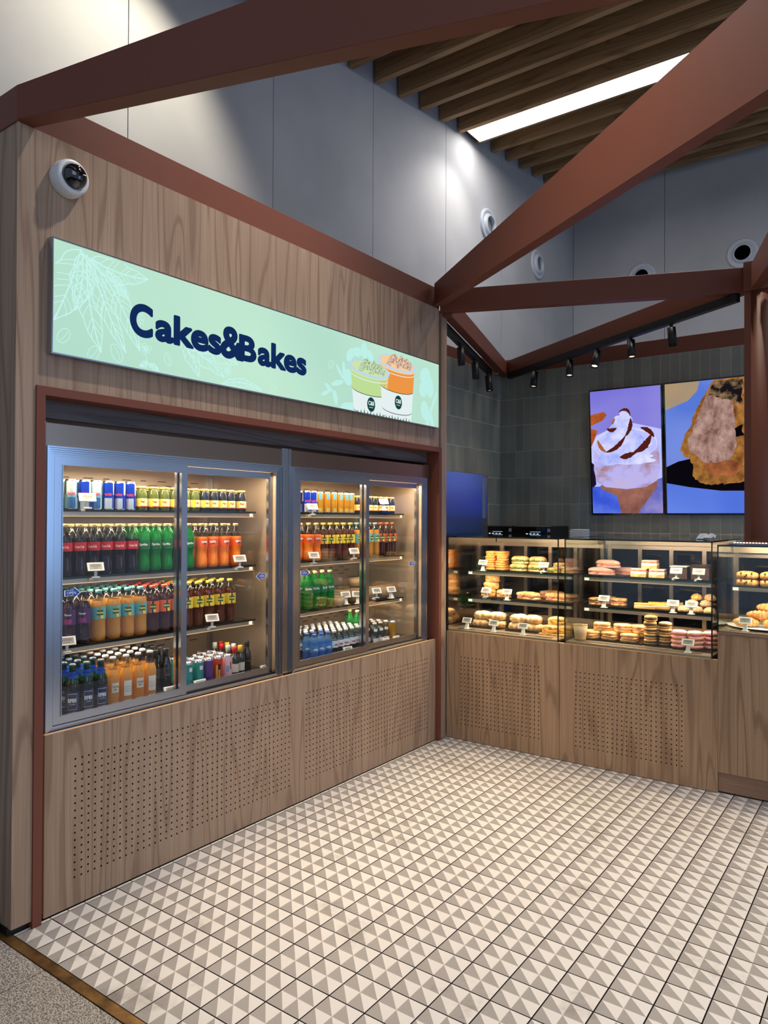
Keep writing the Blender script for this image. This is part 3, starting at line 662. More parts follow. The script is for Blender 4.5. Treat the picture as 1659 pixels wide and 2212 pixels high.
    for zz in (1.647, 1.348, 1.043):
        s = empty('shelf', (0, 0, 0)); s.parent = t; sy0, sy1 = y0 + .10, y1 - .115
        def sb(mbx, nm, mt):
            me = mbx.build(nm, mt); me.parent = s
            for v in me.data.vertices: v.co -= Vector(t.location)
        sb(MB().box(X0 + .03, -.212, sy0, sy1, zz - .006, zz), 'shelf_glass', P('smoked_shelf', (46, 48, 46), .15, coat=.6))
        sb(MB().box(-.214, -.209, sy0, sy1 + .012, zz - .008, zz + .002), 'shelf_lip', EDGE)
        sb(MB().box(-.235, -.212, sy0, sy1, zz - .028, zz - .009).box(X0 + .05, -.23, sy0, sy0 + .008, zz - .03, zz - .006).box(X0 + .05, -.23, sy1 - .008, sy1, zz - .03, zz - .006), 'price_rail', DSTEEL)
        sb(MB().box(-.2115, -.210, sy1 - .035, sy1 - .012, zz - .026, zz - .010), 'rail_end', emis('rail_glow', (255, 236, 200), 1.6))
        sb(MB().box(-.24, -.2117, sy0, sy1, zz - .0305, zz - .0285), 'light_strip', emis('strip_warm', (255, 214, 160), 1.3))
        area('shelf_light', (-.25, (sy0 + sy1) / 2, zz - .033), sy1 - sy0 - .1, 3.0, (1, .78, .56), (0, math.radians(0), PI / 2), .02)
    MB().box(X0 + .03, X1 - .02, y0 + .04, y1 - .04, .745, .757).build('deck', P('deck_black', (38, 36, 36), .3), t)
    MB().box(-.12, -.10, y0 + .1, y1 - .1, 1.862, 1.878).build('lamp', emis('strip_warm', (255, 214, 160), 1.3), t)
    area('cooler_top_light', (-.17, (y0 + y1) / 2, 1.855), y1 - y0 - .2, 14, (1, .76, .50), (0, 0, PI / 2), .04)
    return t
cooler(-.032, 1.416, 'left built-in drink cooler with two sliding glass doors', 1)
cooler(1.418, 2.898, 'right built-in drink cooler with two sliding glass doors', 2)

# ================================================================== DRINK PROTOTYPES
def paint(name, col, rough=.4, metal=0, coat=.2): return P(name, col, rough, metal, coat=coat)
PET = clear('clear_pet', (240, 244, 240), .86, .05)
def lab_fn(r, z0, a=0):
    return lambda u, v: None
def bottle(name, prof, liqmat, topmat, level, capcol, capprof, labels, texts, n=16, sq=0):
    """prof body profile; faces under `level` get the liquid material"""
    t = empty(name)
    mats = [0 if (prof[i][1] + prof[i + 1][1]) / 2 < level else 1 for i in range(len(prof) - 1)]
    MB().lathe(prof, n, mats=mats, sq=sq).build('bottle_body', [liqmat, topmat], t)
    MB().lathe(capprof, 14).build('cap', paint('cap_%d_%d_%d' % capcol, capcol, .4), t)
    if labels:
        mb = MB(); ms = []
        necks = [l for l in labels if l[0] < .025]; labels = [l for l in labels if l[0] >= .025]
        if necks and labels:
            nb = MB(); nm_ = []
            for i, (r, z0, z1, col, a0, a1) in enumerate(necks): nb.band(r, z0, z1, a0, a1, 16, i); nm_.append(paint('label_%d_%d_%d' % col, col, .4))
            nb.build('neck_label', nm_, t)
        for i, (r, z0, z1, col, a0, a1) in enumerate(labels):
            mb.band(r + .0002 * i, z0, z1, a0, a1, 18 if a1 - a0 > 4 else 10, i); ms.append(paint('label_%d_%d_%d' % col, col, .4))
        k = len(ms)
        for (s, r, z, h, w_, a, col, bold) in texts:
            text_cyl(mb, s, r, z, h, w_, a, len(ms), bold); ms.append(paint('print_%d_%d_%d' % col, col, .5))
        mb.build('label', ms, t)
    return Proto(t)
FULL = (-PI, PI)
def capp(z, r=.0145, h=.014): return [(r, z), (r + .0004, z + h * .8), (r - .002, z + h)]
contour = [(.024, 0), (.030, .004), (.032, .02), (.031, .045), (.0285, .065), (.0275, .08), (.030, .098), (.0325, .112), (.0325, .15), (.0318, .162), (.027, .182), (.019, .202), (.0125, .214), (.0118, .222)]
straight = [(.025, 0), (.031, .004), (.0325, .03), (.031, .06), (.0315, .09), (.0325, .10), (.0325, .158), (.0315, .168), (.027, .185), (.017, .204), (.0125, .212), (.012, .222)]
beer = [(.028, 0), (.0305, .005), (.0305, .12), (.028, .137), (.019, .158), (.0145, .175), (.0128, .205), (.014, .207), (.014, .212)]
wat = [(.024, 0), (.027, .004), (.0265, .04), (.027, .05), (.027, .09), (.024, .108), (.016, .128), (.0125, .134), (.012, .142)]
cola_p = bottle('cola_bottle', contour, liquid('cola', (28, 10, 8), .03), PET, .165, (226, 196, 130), capp(.219), [(.0328, .112, .150, (190, 22, 32), *FULL)], [('Coca-Cola', .0335, .124, .013, .04, 0, (240, 240, 240), .02), ('Coca-Cola', .0335, .124, .013, .04, PI * .75, (240, 240, 240), .02)])
spr_p = bottle('lemon_lime_bottle', contour, liquid('green_soda', (30, 150, 60), .45, tint=(60, 210, 100)), liquid('green_pet', (40, 160, 80), .6, tint=(120, 230, 150)), .16, (226, 196, 130), capp(.219), [(.0328, .108, .150, (16, 104, 60), *FULL)], [('Sprite', .0335, .122, .017, .042, .1, (240, 245, 240), .03), ('Sprite', .0335, .122, .017, .042, PI * .8, (240, 245, 240), .03)])
fan_p = bottle('orange_soda_bottle', contour, liquid('orange_soda', (250, 140, 30), .12, tint=(255, 160, 50)), PET, .168, (226, 196, 130), capp(.219), [(.0328, .110, .150, (236, 90, 36), *FULL)], [('FANTA', .0335, .128, .013, .034, .1, (250, 250, 250), .05), ('FANTA', .0339, .124, .006, .02, .2, (20, 30, 60), .05), ('FANTA', .0335, .128, .013, .034, 2.4, (250, 250, 250), .05)])
def tea(name, liq, cap, lab):
    return bottle(name, straight, liq, PET, .178, cap, capp(.219), [(.0330, .10, .157, lab, *FULL), (.0332, .118, .142, (30, 90, 40), -.45, .45), (.0332, .103, .118, (240, 220, 90), .05, .45)],
                  [('fuzetea', .0338, .126, .010, .03, 0, (240, 235, 120), .04)], sq=.03)
tea_o = tea('lemon_tea_bottle', liquid('pale_tea', (216, 158, 62), .35, tint=(245, 205, 120)), (120, 196, 190), (96, 176, 186))
tea_r = tea('peach_tea_bottle', liquid('dark_tea', (70, 22, 12), .15, tint=(130, 50, 20)), (228, 84, 44), (236, 110, 52))
tea_y = tea('black_tea_bottle', liquid('brown_tea', (88, 34, 14), .15, tint=(150, 70, 30)), (240, 206, 60), (244, 216, 70))
pur_p = bottle('berry_drink_bottle', straight, liquid('berry', (46, 8, 24), .06), PET, .178, (24, 22, 24), capp(.219), [(.0330, .09, .157, (76, 30, 92), *FULL), (.0332, .095, .115, (150, 40, 120), -.5, .5)], [('Pfanner', .0338, .13, .01, .03, 0, (240, 240, 240), .03)], sq=.03)
jar_prof = [(.024, 0), (.0275, .003), (.028, .03), (.028, .07), (.026, .085), (.0215, .10), (.0205, .107)]
def jar(name, liq, lab2):
    return bottle(name, jar_prof, liq, liq, .2, (214, 176, 96), [(.0225, .106), (.0230, .114), (.0215, .118)], [(.0283, .018, .058, (236, 216, 160), *FULL), (.0285, .018, .058, lab2, -.9, -.25), (.0285, .018, .022, (190, 60, 40), *FULL)],
                  [('Pago', .0290, .036, .012, .022, .15, (150, 34, 30), .05)])
jar_g = jar('green_juice_jar', liquid('juice_green', (84, 96, 36), .2), (240, 190, 60)); jar_d = jar('dark_juice_jar', liquid('juice_dark', (26, 30, 40), .08), (240, 180, 70))
def can(name, h, r, bands, texts=(), rim=(200, 200, 205), metal=.7):
    t = empty(name)
    MB().lathe([(r * .84, 0), (r, .005), (r, h - .008), (r * .88, h - .001), (r * .88, h), (r * .80, h - .001), (r * .78, h - .004)], 20).build('can_body', P('can_alu', rim, .25, 1), t)
    mb = MB(); ms = []
    for i, (z0, z1, col, a0, a1) in enumerate(bands): mb.band(r + .0002 + .00015 * i, z0, z1, a0, a1, 20 if a1 - a0 > 4 else 8, i); ms.append(P('can_%d_%d_%d' % col, col, .28, metal))
    for (s, z, hh, w_, a, col) in texts: text_cyl(mb, s, r + .0012, z, hh, w_, a, len(ms), .05); ms.append(paint('print_%d_%d_%d' % col, col, .5))
    mb.build('wrap', ms, t); return Proto(t)
BLUE = (20, 60, 190); SIL = (190, 205, 220)
rb1 = can('blue_energy_can', .135, .0262, [(.006, .126, BLUE, *FULL), (.006, .055, SIL, -.7, .7), (.07, .126, SIL, .9, 2.2), (.07, .126, SIL, -2.3, -1.0)], [('Red Bull', .066, .012, .03, 0, (210, 30, 40))])
rb2 = can('silver_energy_can', .135, .0262, [(.006, .126, (120, 180, 205), *FULL), (.006, .055, (60, 110, 170), -.7, .7), (.07, .126, (200, 225, 235), -.8, .8), (.07, .126, (40, 90, 110), -2.3, -1.0)], [('Red Bull', .066, .012, .03, 0, (210, 30, 40))])
rby = can('yellow_energy_can', .132, .0262, [(.006, .124, (206, 150, 30), *FULL), (.085, .124, (120, 190, 220), -.5, .35), (.006, .03, (222, 190, 90), -.6, .4)], [])
gin_t = can('teal_cocktail_can', .125, .0265, [(.005, .116, (40, 140, 140), *FULL), (.08, .10, (230, 235, 235), -.1, .6)], [], metal=.2)
gin_v = can('violet_cocktail_can', .125, .0265, [(.005, .116, (90, 60, 130), *FULL), (.0, .03, (70, 40, 110), -.4, .6)], [], metal=.2)
gin_r = can('red_cocktail_can', .125, .0265, [(.005, .116, (206, 60, 40), *FULL), (.02, .085, (236, 180, 60), -.6, .3), (.03, .09, (30, 24, 26), -.2, .35), (.03, .06, (220, 150, 120), -.1, .25)], [], metal=.2)
gin_p = can('pink_cocktail_can', .125, .0265, [(.005, .116, (226, 190, 205), *FULL), (.04, .07, (120, 170, 200), -.2, .3), (.05, .09, (180, 60, 80), .5, .8)], [], metal=.2)
gold_c = can('gold_beer_can', .135, .0265, [(.006, .126, (206, 150, 40), *FULL)], [('S', .03, .02, .012, .3, (90, 50, 20))], rim=(220, 190, 110))
EFM = liquid('green_glass_beer', (10, 20, 12), .05); EFT = liquid('green_glass', (20, 70, 30), .3, tint=(60, 150, 70))
efes = bottle('green_beer_bottle', beer, EFM, EFT, .14, (80, 90, 120), [(.0148, .205), (.0152, .211), (.0125, .216)],
              [(.0308, .015, .10, (16, 30, 84), -1.0, 1.0), (.0310, .022, .092, (180, 184, 190), -.62, .62), (.0312, .025, .089, (20, 32, 84), -.58, .58), (.0158, .166, .184, (30, 80, 190), *FULL), (.0205, .148, .168, (40, 90, 200), *FULL)],
              [('EFES', .0320, .054, .017, .036, 0, (235, 238, 245), .05), ('PILSENER', .0320, .044, .005, .024, 0, (190, 196, 210), .02)])
corona = bottle('clear_beer_bottle', beer, liquid('golden_beer', (222, 164, 76), .35, tint=(248, 210, 130)), PET, .165, (214, 214, 214), [(.0148, .205), (.0152, .211), (.0125, .216)],
                [(.0308, .055, .10, (226, 214, 196), -.55, .55)], [('Corona', .0316, .078, .011, .03, 0, (20, 26, 60), .02), ('Extra', .0316, .066, .008, .014, 0, (20, 26, 60), .02)])
corona_b = bottle('clear_beer_bottle', beer, MATS['golden_beer'], PET, .165, (214, 214, 214), [(.0148, .205), (.0152, .211), (.0125, .216)], [(.0308, .03, .10, (224, 222, 216), -.6, .6), (.0310, .05, .052, (150, 150, 150), -.5, .5), (.0310, .07, .0715, (150, 150, 150), -.5, .5), (.0310, .06, .0615, (150, 150, 150), -.5, .5)], [])
blackb = bottle('black_wine_bottle', [(.026, 0), (.029, .004), (.029, .10), (.025, .13), (.0155, .155), (.0145, .185)], P('black_glass', (14, 14, 16), .1, coat=1), P('black_glass', (14, 14, 16)), .2, (26, 26, 28), [(.0155, .15), (.0152, .198), (.0140, .20)], [], [])
wine_p = [(.024, 0), (.0265, .004), (.0265, .085), (.022, .105), (.0125, .12), (.0115, .15)]
wine = bottle('small_wine_bottle', wine_p, P('wine_glass', (16, 24, 14), .08, coat=1), P('wine_glass', (16, 24, 14)), .2, (190, 30, 40), [(.0135, .12), (.0132, .152), (.012, .154)], [(.0269, .02, .065, (214, 206, 190), -.9, .9)], [])
wine_yc = bottle('small_wine_bottle', wine_p, MATS['wine_glass'], MATS['wine_glass'], .2, (230, 190, 50), [(.0135, .12), (.0132, .152), (.012, .154)], [(.0269, .02, .065, (220, 214, 200), -.9, .9)], [])
wine_w = bottle('small_wine_bottle', wine_p, MATS['wine_glass'], MATS['wine_glass'], .2, (206, 216, 206), [(.0135, .12), (.0132, .152), (.012, .154)], [(.0269, .02, .065, (220, 214, 200), -.9, .9)], [])
wcl = clear('clear_water', (200, 226, 240), .86, .04)
water_w = bottle('water_bottle', wat, wcl, PET, .11, (240, 242, 244), capp(.138, .0135, .014), [(.0274, .045, .088, (220, 228, 236), *FULL)], [('saka', .0280, .058, .012, .028, 0, (180, 40, 60), .05)])
water_b = bottle('water_bottle', wat, liquid('blue_water', (60, 140, 210), .5, tint=(110, 180, 235)), liquid('blue_pet', (120, 180, 225), .7, tint=(190, 220, 245)), .11, (30, 90, 190), capp(.138, .0135, .014), [(.0274, .045, .088, (50, 130, 205), *FULL)], [('saka', .0280, .055, .016, .03, 0, (235, 242, 250), .05)])
tonic = bottle('mineral_water_bottle', [(.026, 0), (.029, .004), (.029, .05), (.026, .08), (.015, .12), (.0125, .14)], wcl, wcl, .2, (214, 206, 196), [(.0142, .137), (.0142, .144), (.012, .147)], [(.0298, .015, .045, (232, 214, 210), -.7, .7), (.0225, .088, .108, (235, 230, 225), -.6, .6)], [])
spr_w = bottle('green_soda_bottle', [(.024, 0), (.031, .004), (.032, .05), (.030, .09), (.0325, .11), (.0325, .15), (.026, .175), (.016, .20), (.0122, .214), (.0118, .222)], MATS['green_soda'], MATS['green_pet'], .16, (226, 196, 130), capp(.219),
               [(.0328, .10, .152, (20, 120, 66), *FULL)], [('Sprite', .0335, .118, .019, .044, .1, (240, 245, 240), .03), ('Sprite', .0335, .118, .019, .044, 2.2, (240, 245, 240), .03)])

SHN = {1: 'top shelf', 2: 'second shelf', 3: 'third shelf', 4: 'bottom deck'}
def run(protos, ys, z, xf, rows, dx, desc, group, shelf, side, dy=0, rot0=-.45, shift=.0, drop=0):
    """protos: list cycled; ys: front row positions; rows deep"""
    n = len(ys)
    for r in range(rows):
        for i, y in enumerate(ys):
            if drop and r == rows - 1 and i >= n - drop: continue
            p = protos[(i + r) % len(protos)] if isinstance(protos, list) else protos
            pos = 'only one' if n == 1 else (ORD[i + 1] + ' from left')
            lab = f'{desc} {pos}, {ROWN[r]}, {side} cooler {SHN[shelf]}'
            p.put((xf - r * dx, y + shift * r + random.uniform(-.002, .002), z), rot0 + random.uniform(-.35, .35), lab, 'can' if 'can' in desc.split() else ('jar' if 'jar' in desc.split() else 'bottle'), group)
zs = {1: 1.648, 2: 1.3505, 3: 1.0455, 4: .758}
sp_ = lambda a, n, d: [a + d * i for i in range(n)]
# left cooler, shelf 1
run([rb1], sp_(.281, 1, .06), zs[1], -.245, 3, .06, 'blue can', 'energy drink cans, left cooler', 1, 'left')
run([rb2], [.214, .338], zs[1], -.245, 3, .06, 'silver can', 'energy drink cans, left cooler', 1, 'left')
run([rb1], [.398, .458, .515], zs[1], -.245, 3, .06, 'royal blue can', 'energy drink cans, left cooler', 1, 'left')
run(jar_g, [.580, .648, .712, .776, .840, .903], zs[1], -.245, 3, .062, 'green juice jar', 'juice jars, left cooler', 1, 'left')
run(jar_d, [.967, 1.030, 1.092, 1.154, 1.235], zs[1], -.245, 3, .062, 'dark juice jar', 'juice jars, left cooler', 1, 'left', drop=1, shift=.006)
# shelf 2
run(cola_p, sp_(.190, 6, .0675), zs[2], -.25, 3, .07, 'cola bottle', 'cola bottles, left cooler', 2, 'left')
run(spr_p, sp_(.596, 5, .0685), zs[2], -.25, 3, .07, 'green lemonade bottle', 'lemon-lime bottles, left cooler', 2, 'left')
run(fan_p, [.956, 1.03, 1.105, 1.195], zs[2], -.25, 3, .07, 'orange soda bottle', 'orange soda bottles, left cooler', 2, 'left', drop=1, shift=.008)
# shelf 3
run(pur_p, [.205, .280], zs[3], -.25, 3, .07, 'dark berry bottle', 'berry drink bottles', 3, 'left')
run(tea_o, [.358, .434, .508, .582], zs[3], -.25, 5, .07, 'lemon tea bottle', 'lemon tea bottles, left cooler', 3, 'left', shift=-.001)
run(tea_r, [.652, .722, .792], zs[3], -.25, 5, .07, 'peach tea bottle', 'peach tea bottles, left cooler', 3, 'left', shift=-.001)
run(tea_y, [.862, .932, 1.004, 1.080, 1.156], zs[3], -.25, 5, .07, 'yellow tea bottle', 'black tea bottles, left cooler', 3, 'left', drop=1, shift=.001)
# bottom deck
run(efes, [.178, .246, .318], zs[4], -.165, 5, .07, 'green beer bottle', 'green beer bottles', 4, 'left', rot0=-.2)
run([corona, corona_b], [.385, .452, .519, .586], zs[4], -.175, 5, .068, 'golden beer bottle', 'clear beer bottles', 4, 'left', shift=.004)
run(blackb, [.655, .722], zs[4], -.235, 4, .066, 'black wine bottle', 'black wine bottles', 4, 'left', shift=.006)
run([gin_t], [.803, .870], zs[4], -.165, 4, .06, 'teal can', 'cocktail cans', 4, 'left', shift=.01)
run([gin_v], [.934], zs[4], -.165, 3, .06, 'violet can', 'cocktail cans', 4, 'left', shift=.01)
run([gin_r], [1.0], zs[4], -.165, 4, .06, 'red can', 'cocktail cans', 4, 'left', shift=.01)
run([gin_p], [1.066], zs[4], -.165, 4, .06, 'pink can', 'cocktail cans', 4, 'left', shift=.01)
for r in range(4):
    (wine, wine_w, wine, wine_w)[r].put((-.19 - .065 * r, 1.14 + .01 * r, zs[4]), -.5, f'small wine bottle beside pink cans, {ROWN[r]}, left cooler bottom deck', 'bottle', 'small wine bottles')
    (wine_yc, wine_w, wine_yc, wine)[r].put((-.20 - .065 * r, 1.19 + .01 * r, zs[4]), -.5, f'small wine bottle just left of the tall dark one, {ROWN[r]}, bottom deck', 'bottle', 'small wine bottles')
blackb.put((-.21, 1.25, zs[4]), 0, 'tall dark wine bottle rightmost on left cooler bottom deck', 'bottle', 'black wine bottles', sc=.85)
# right cooler
run([rb1], [1.775, 1.833], zs[1], -.245, 3, .06, 'blue can', 'energy drink cans, right cooler', 1, 'right')
run([rby], [1.897, 1.965, 2.030, 2.095, 2.158, 2.217], zs[1], -.245, 3, .06, 'yellow can', 'yellow energy cans', 1, 'right')
run(jar_d, [2.285, 2.349, 2.413, 2.477, 2.541, 2.61, 2.682], zs[1], -.245, 3, .062, 'dark juice jar', 'juice jars, right cooler', 1, 'right', drop=1)
run(fan_p, [1.80, 1.872], zs[2], -.25, 3, .07, 'orange soda bottle', 'orange soda bottles, right cooler', 2, 'right')
run(tea_y, [1.943, 2.012, 2.08, 2.148, 2.217], zs[2], -.25, 3, .07, 'yellow tea bottle', 'black tea bottles, right cooler', 2, 'right')
run(tea_o, [2.288, 2.357, 2.426, 2.496], zs[2], -.25, 3, .07, 'lemon tea bottle', 'lemon tea bottles, right cooler', 2, 'right')
run(tea_r, [2.566, 2.636, 2.706], zs[2], -.25, 3, .07, 'peach tea bottle', 'peach tea bottles, right cooler', 2, 'right', drop=1)
run(spr_w, [1.798, 1.866, 1.934, 2.006], zs[3], -.25, 2, .07, 'green soda bottle', 'green soda bottles, right cooler', 3, 'right')
run(water_b, [1.735, 1.80, 1.865], zs[4], -.14, 2, .06, 'blue-capped water bottle', 'blue-capped water bottles', 4, 'right', rot0=-.5)
run(water_w, [1.735, 1.795, 1.855], zs[4], -.265, 4, .058, 'white-capped water bottle behind blue ones', 'white-capped water bottles', 4, 'right')
run(water_w, [1.935, 1.995, 2.055, 2.115, 2.175, 2.235], zs[4], -.15, 6, .058, 'white-capped water bottle', 'white-capped water bottles', 4, 'right', rot0=-.5)
run(spr_w, [2.30], zs[4], -.25, 2, .07, 'lone green bottle', 'green soda bottles, right cooler', 4, 'right')
run(tonic, [2.375, 2.442, 2.508], zs[4], -.16, 3, .064, 'clear round-label bottle', 'mineral water bottles', 4, 'right')
run(gold_c, [2.585], zs[4], -.16, 4, .058, 'gold beer can', 'gold beer cans', 4, 'right', shift=-.002)
run(gold_c, [2.40, 2.46, 2.52], zs[4], -.36, 2, .058, 'gold beer can behind clear bottles', 'gold beer cans', 4, 'right')
# paper bowls
KR = P('kraft_bowl', (196, 168, 132), .7)
def bowl(h, r0, r1):
    t = empty('paper_bowl')
    MB().lathe([(r0, 0), (r1, h), (r1 - .002, h)], 28).build('bowl', KR, t)
    MB().lathe([(r1 + .003, h - .006), (r1 + .003, h + .002), (r1 - .004, h + .005), (r1 - .012, h + .004), (r1 - .02, h + .001)], 28).build('lid', clear('bowl_lid', (235, 235, 230), .8, .1), t)
    MB().lathe([(.001, h - .008), (r1 - .006, h - .007)], 20, cap=False).build('salad', P('salad_mix', (150, 140, 80), .7, var=(60, .6, (110, 50, 30))), t)
    return Proto(t)
bw = bowl(.088, .052, .073); bs = bowl(.062, .04, .052); GB = 'lidded paper bowls, right cooler'
for (p, x, y, z, l) in ((bw, -.30, 2.165, zs[3], 'large paper bowl in front row beside green bottles'), (bw, -.30, 2.325, zs[3], 'large paper bowl in front row, second from green bottles'), (bw, -.31, 2.485, zs[3], 'large paper bowl in front row, third from green bottles'),
                        (bw, -.30, 2.645, zs[3], 'large paper bowl in front row nearest cooler right wall'), (bw, -.46, 2.22, zs[3], 'large paper bowl in back row on the left'), (bw, -.46, 2.40, zs[3], 'large paper bowl in back row in the middle'),
                        (bw, -.47, 2.58, zs[3], 'large paper bowl in back row on the right'), (bs, -.37, 2.43, zs[3] + .094, 'small paper bowl stacked on top of the large bowls')):
    p.put((x, y, z), 0, l + ', right cooler', 'bowl', GB)
# green-label dessert cups in front of the bowls
for i, y in enumerate((2.10,)):
    bs.put((-.245, 2.075, zs[3]), 0, 'small paper bowl at the front beside green soda bottles', 'bowl', GB)

# ================================================================== PRICE TAGS
def tag_proto(style):
    t = empty('price_tag')
    c, s = math.cos(.5), math.sin(.5)
    zc = {'clip': .052, 'stand': .062, 'flat': .020}[style]
    def T(v): x, y, z = v; return (x * c - z * s + 0, y, x * s + z * c + zc)
    def bx(mb, *a, mat=0): n0 = len(mb.v); mb.box(*a, mat=mat); mb.v[n0:] = [T(v) for v in mb.v[n0:]]; return mb
    bx(MB(), -.004, .004, -.036, .036, -.020, .020).build('tag_frame', WHITE, t)
    sc = bx(MB(), .004, .0046, -.028, .028, -.014, .014); n0 = len(sc.v)
    for k, (w_, zz) in enumerate(((.018, .009), (.022, .004), (.020, 0), (.010, -.008))): bx(sc, .0046, .0049, -w_, w_, zz - .0008, zz + .0008, mat=1)
    sc.build('screen', [GREYP, INK], t)
    if style == 'clip':
        MB().box(-.006, .004, -.006, .006, .004, .044).box(-.012, .012, -.018, .018, .0, .008, bev=.002).box(-.02, .006, -.026, -.010, -.010, .002, bev=.001).build('clip', P('clear_clip', (205, 205, 205), .25), t)
    elif style == 'stand':
        MB().hexa([(-.008, -.012, 0), (.02, -.012, 0), (.02, .012, 0), (-.008, .012, 0), (-.012, -.009, .05), (-.006, -.009, .05), (-.006, .009, .05), (-.012, .009, .05)]).build('stand', WHITE, t)
        MB().box(-.02, .022, -.02, .02, 0, .002).build('foot', WHITE, t)
    else: MB().box(-.02, .0, -.02, .02, 0, .002).build('foot', WHITE, t)
    return Proto(t)
TC, TS, TF = tag_proto('clip'), tag_proto('stand'), tag_proto('flat')
TGp = 'electronic price tags'
for (p, x, y, z, rz, l) in (
    (TC, -.195, .262, 1.650, -.3, 'electronic price tag in front of the blue cans'), (TC, -.195, .305, 1.337, -.3, 'electronic price tag clipped under the cola bottles'),
    (TC, -.195, .170, 1.02, -.3, 'electronic price tag at left end of third shelf, left cooler'), (TF, -.105, .655, .7585, -.1, 'price tag in front of the golden beer and black bottles'),
    (TC, -.195, 1.178, 1.338, -.3, 'electronic price tag under the orange soda bottles'), (TC, -.195, .985, 1.033, -.3, 'electronic price tag under the yellow tea bottles'),
    (TF, -.105, .835, .7585, 0, 'price tag in front of the teal cans'), (TF, -.11, 1.30, .7585, 0, 'price tag at right end of left cooler deck'),
    (TC, -.195, 1.775, 1.632, -.3, 'electronic price tag in front of blue cans, right cooler'), (TS, -.20, 2.53, 1.670, -.3, 'white stand price tag in front of the dark jars, right cooler'),
    (TC, -.195, 1.79, 1.332, -.3, 'electronic price tag under orange soda, right cooler'), (TC, -.195, 2.19, 1.345, -.3, 'electronic price tag under the yellow tea, right cooler'),
    (TS, -.205, 2.115, 1.052, -.3, 'left price tag stand in front of the paper bowls'), (TS, -.19, 2.225, 1.048, -.9, 'price tag stand turned sideways before the paper bowls'),
    (TC, -.20, 2.45, 1.062, -.3, 'clear clip price tag before the third paper bowl'), (TS, -.20, 2.625, 1.048, -.3, 'white stand price tag before the last paper bowl'),
    (TF, -.105, 2.02, .7585, -.2, 'flat price tag in front of the water bottles'), (TF, -.105, 2.44, .7585, 0, 'flat price tag in front of clear round-label bottles'),
    (TF, -.105, 2.56, .7585, 0, 'flat price tag in front of the gold beer can')):
    p.put((x, y, max(z, 0)), rz, l, 'price tag', TGp)

# ================================================================== FRONT COUNTERS
ct = empty('counter_front', (.93, 3.06, 0), 'perforated walnut counter front under the long food case', 'counter')
mb = MB(); perforated(mb, .003, 1.862, .004, .783, [(.128, 21, .119, 17, .0303), (.997, 23, .119, 17, .0303)], lambda u, z, d: (u, 3.05 + d, z))
mb.build('perforated_face', [WOODC, MATS['hole_dark']], ct)
MB().box(.003, 1.862, 3.0565, 3.075, .004, .7829).build('backing', BLACK, ct)
MB().box(.003, 1.8625, 3.0495, 3.075, .783, .785).box(1.862, 1.8635, 3.0502, 3.075, .004, .783).build('edge_band', GOLD, ct)
MB().box(.881, .883, 3.0492, 3.0505, .004, .783).build('seam', MATS['hole_dark'], ct)
c2 = empty('counter_front', (2.2, 3.06, 0), 'plain walnut counter front with plinth below the right glass case', 'counter')
MB().box(1.866, 2.75, 3.05, 3.07, .126, .936).build('panel', WOODC, c2)
MB().box(1.866, 2.75, 3.062, 3.08, 0.012, .124).build('plinth', WOODH, c2)
MB().box(1.864, 2.75, 3.045, 3.10, .937, .948).build('worktop_edge', WOODH, c2)
MB().box(1.866, 2.75, 3.07, 3.6, .02, .935).build('carcass', BLACK, c2)

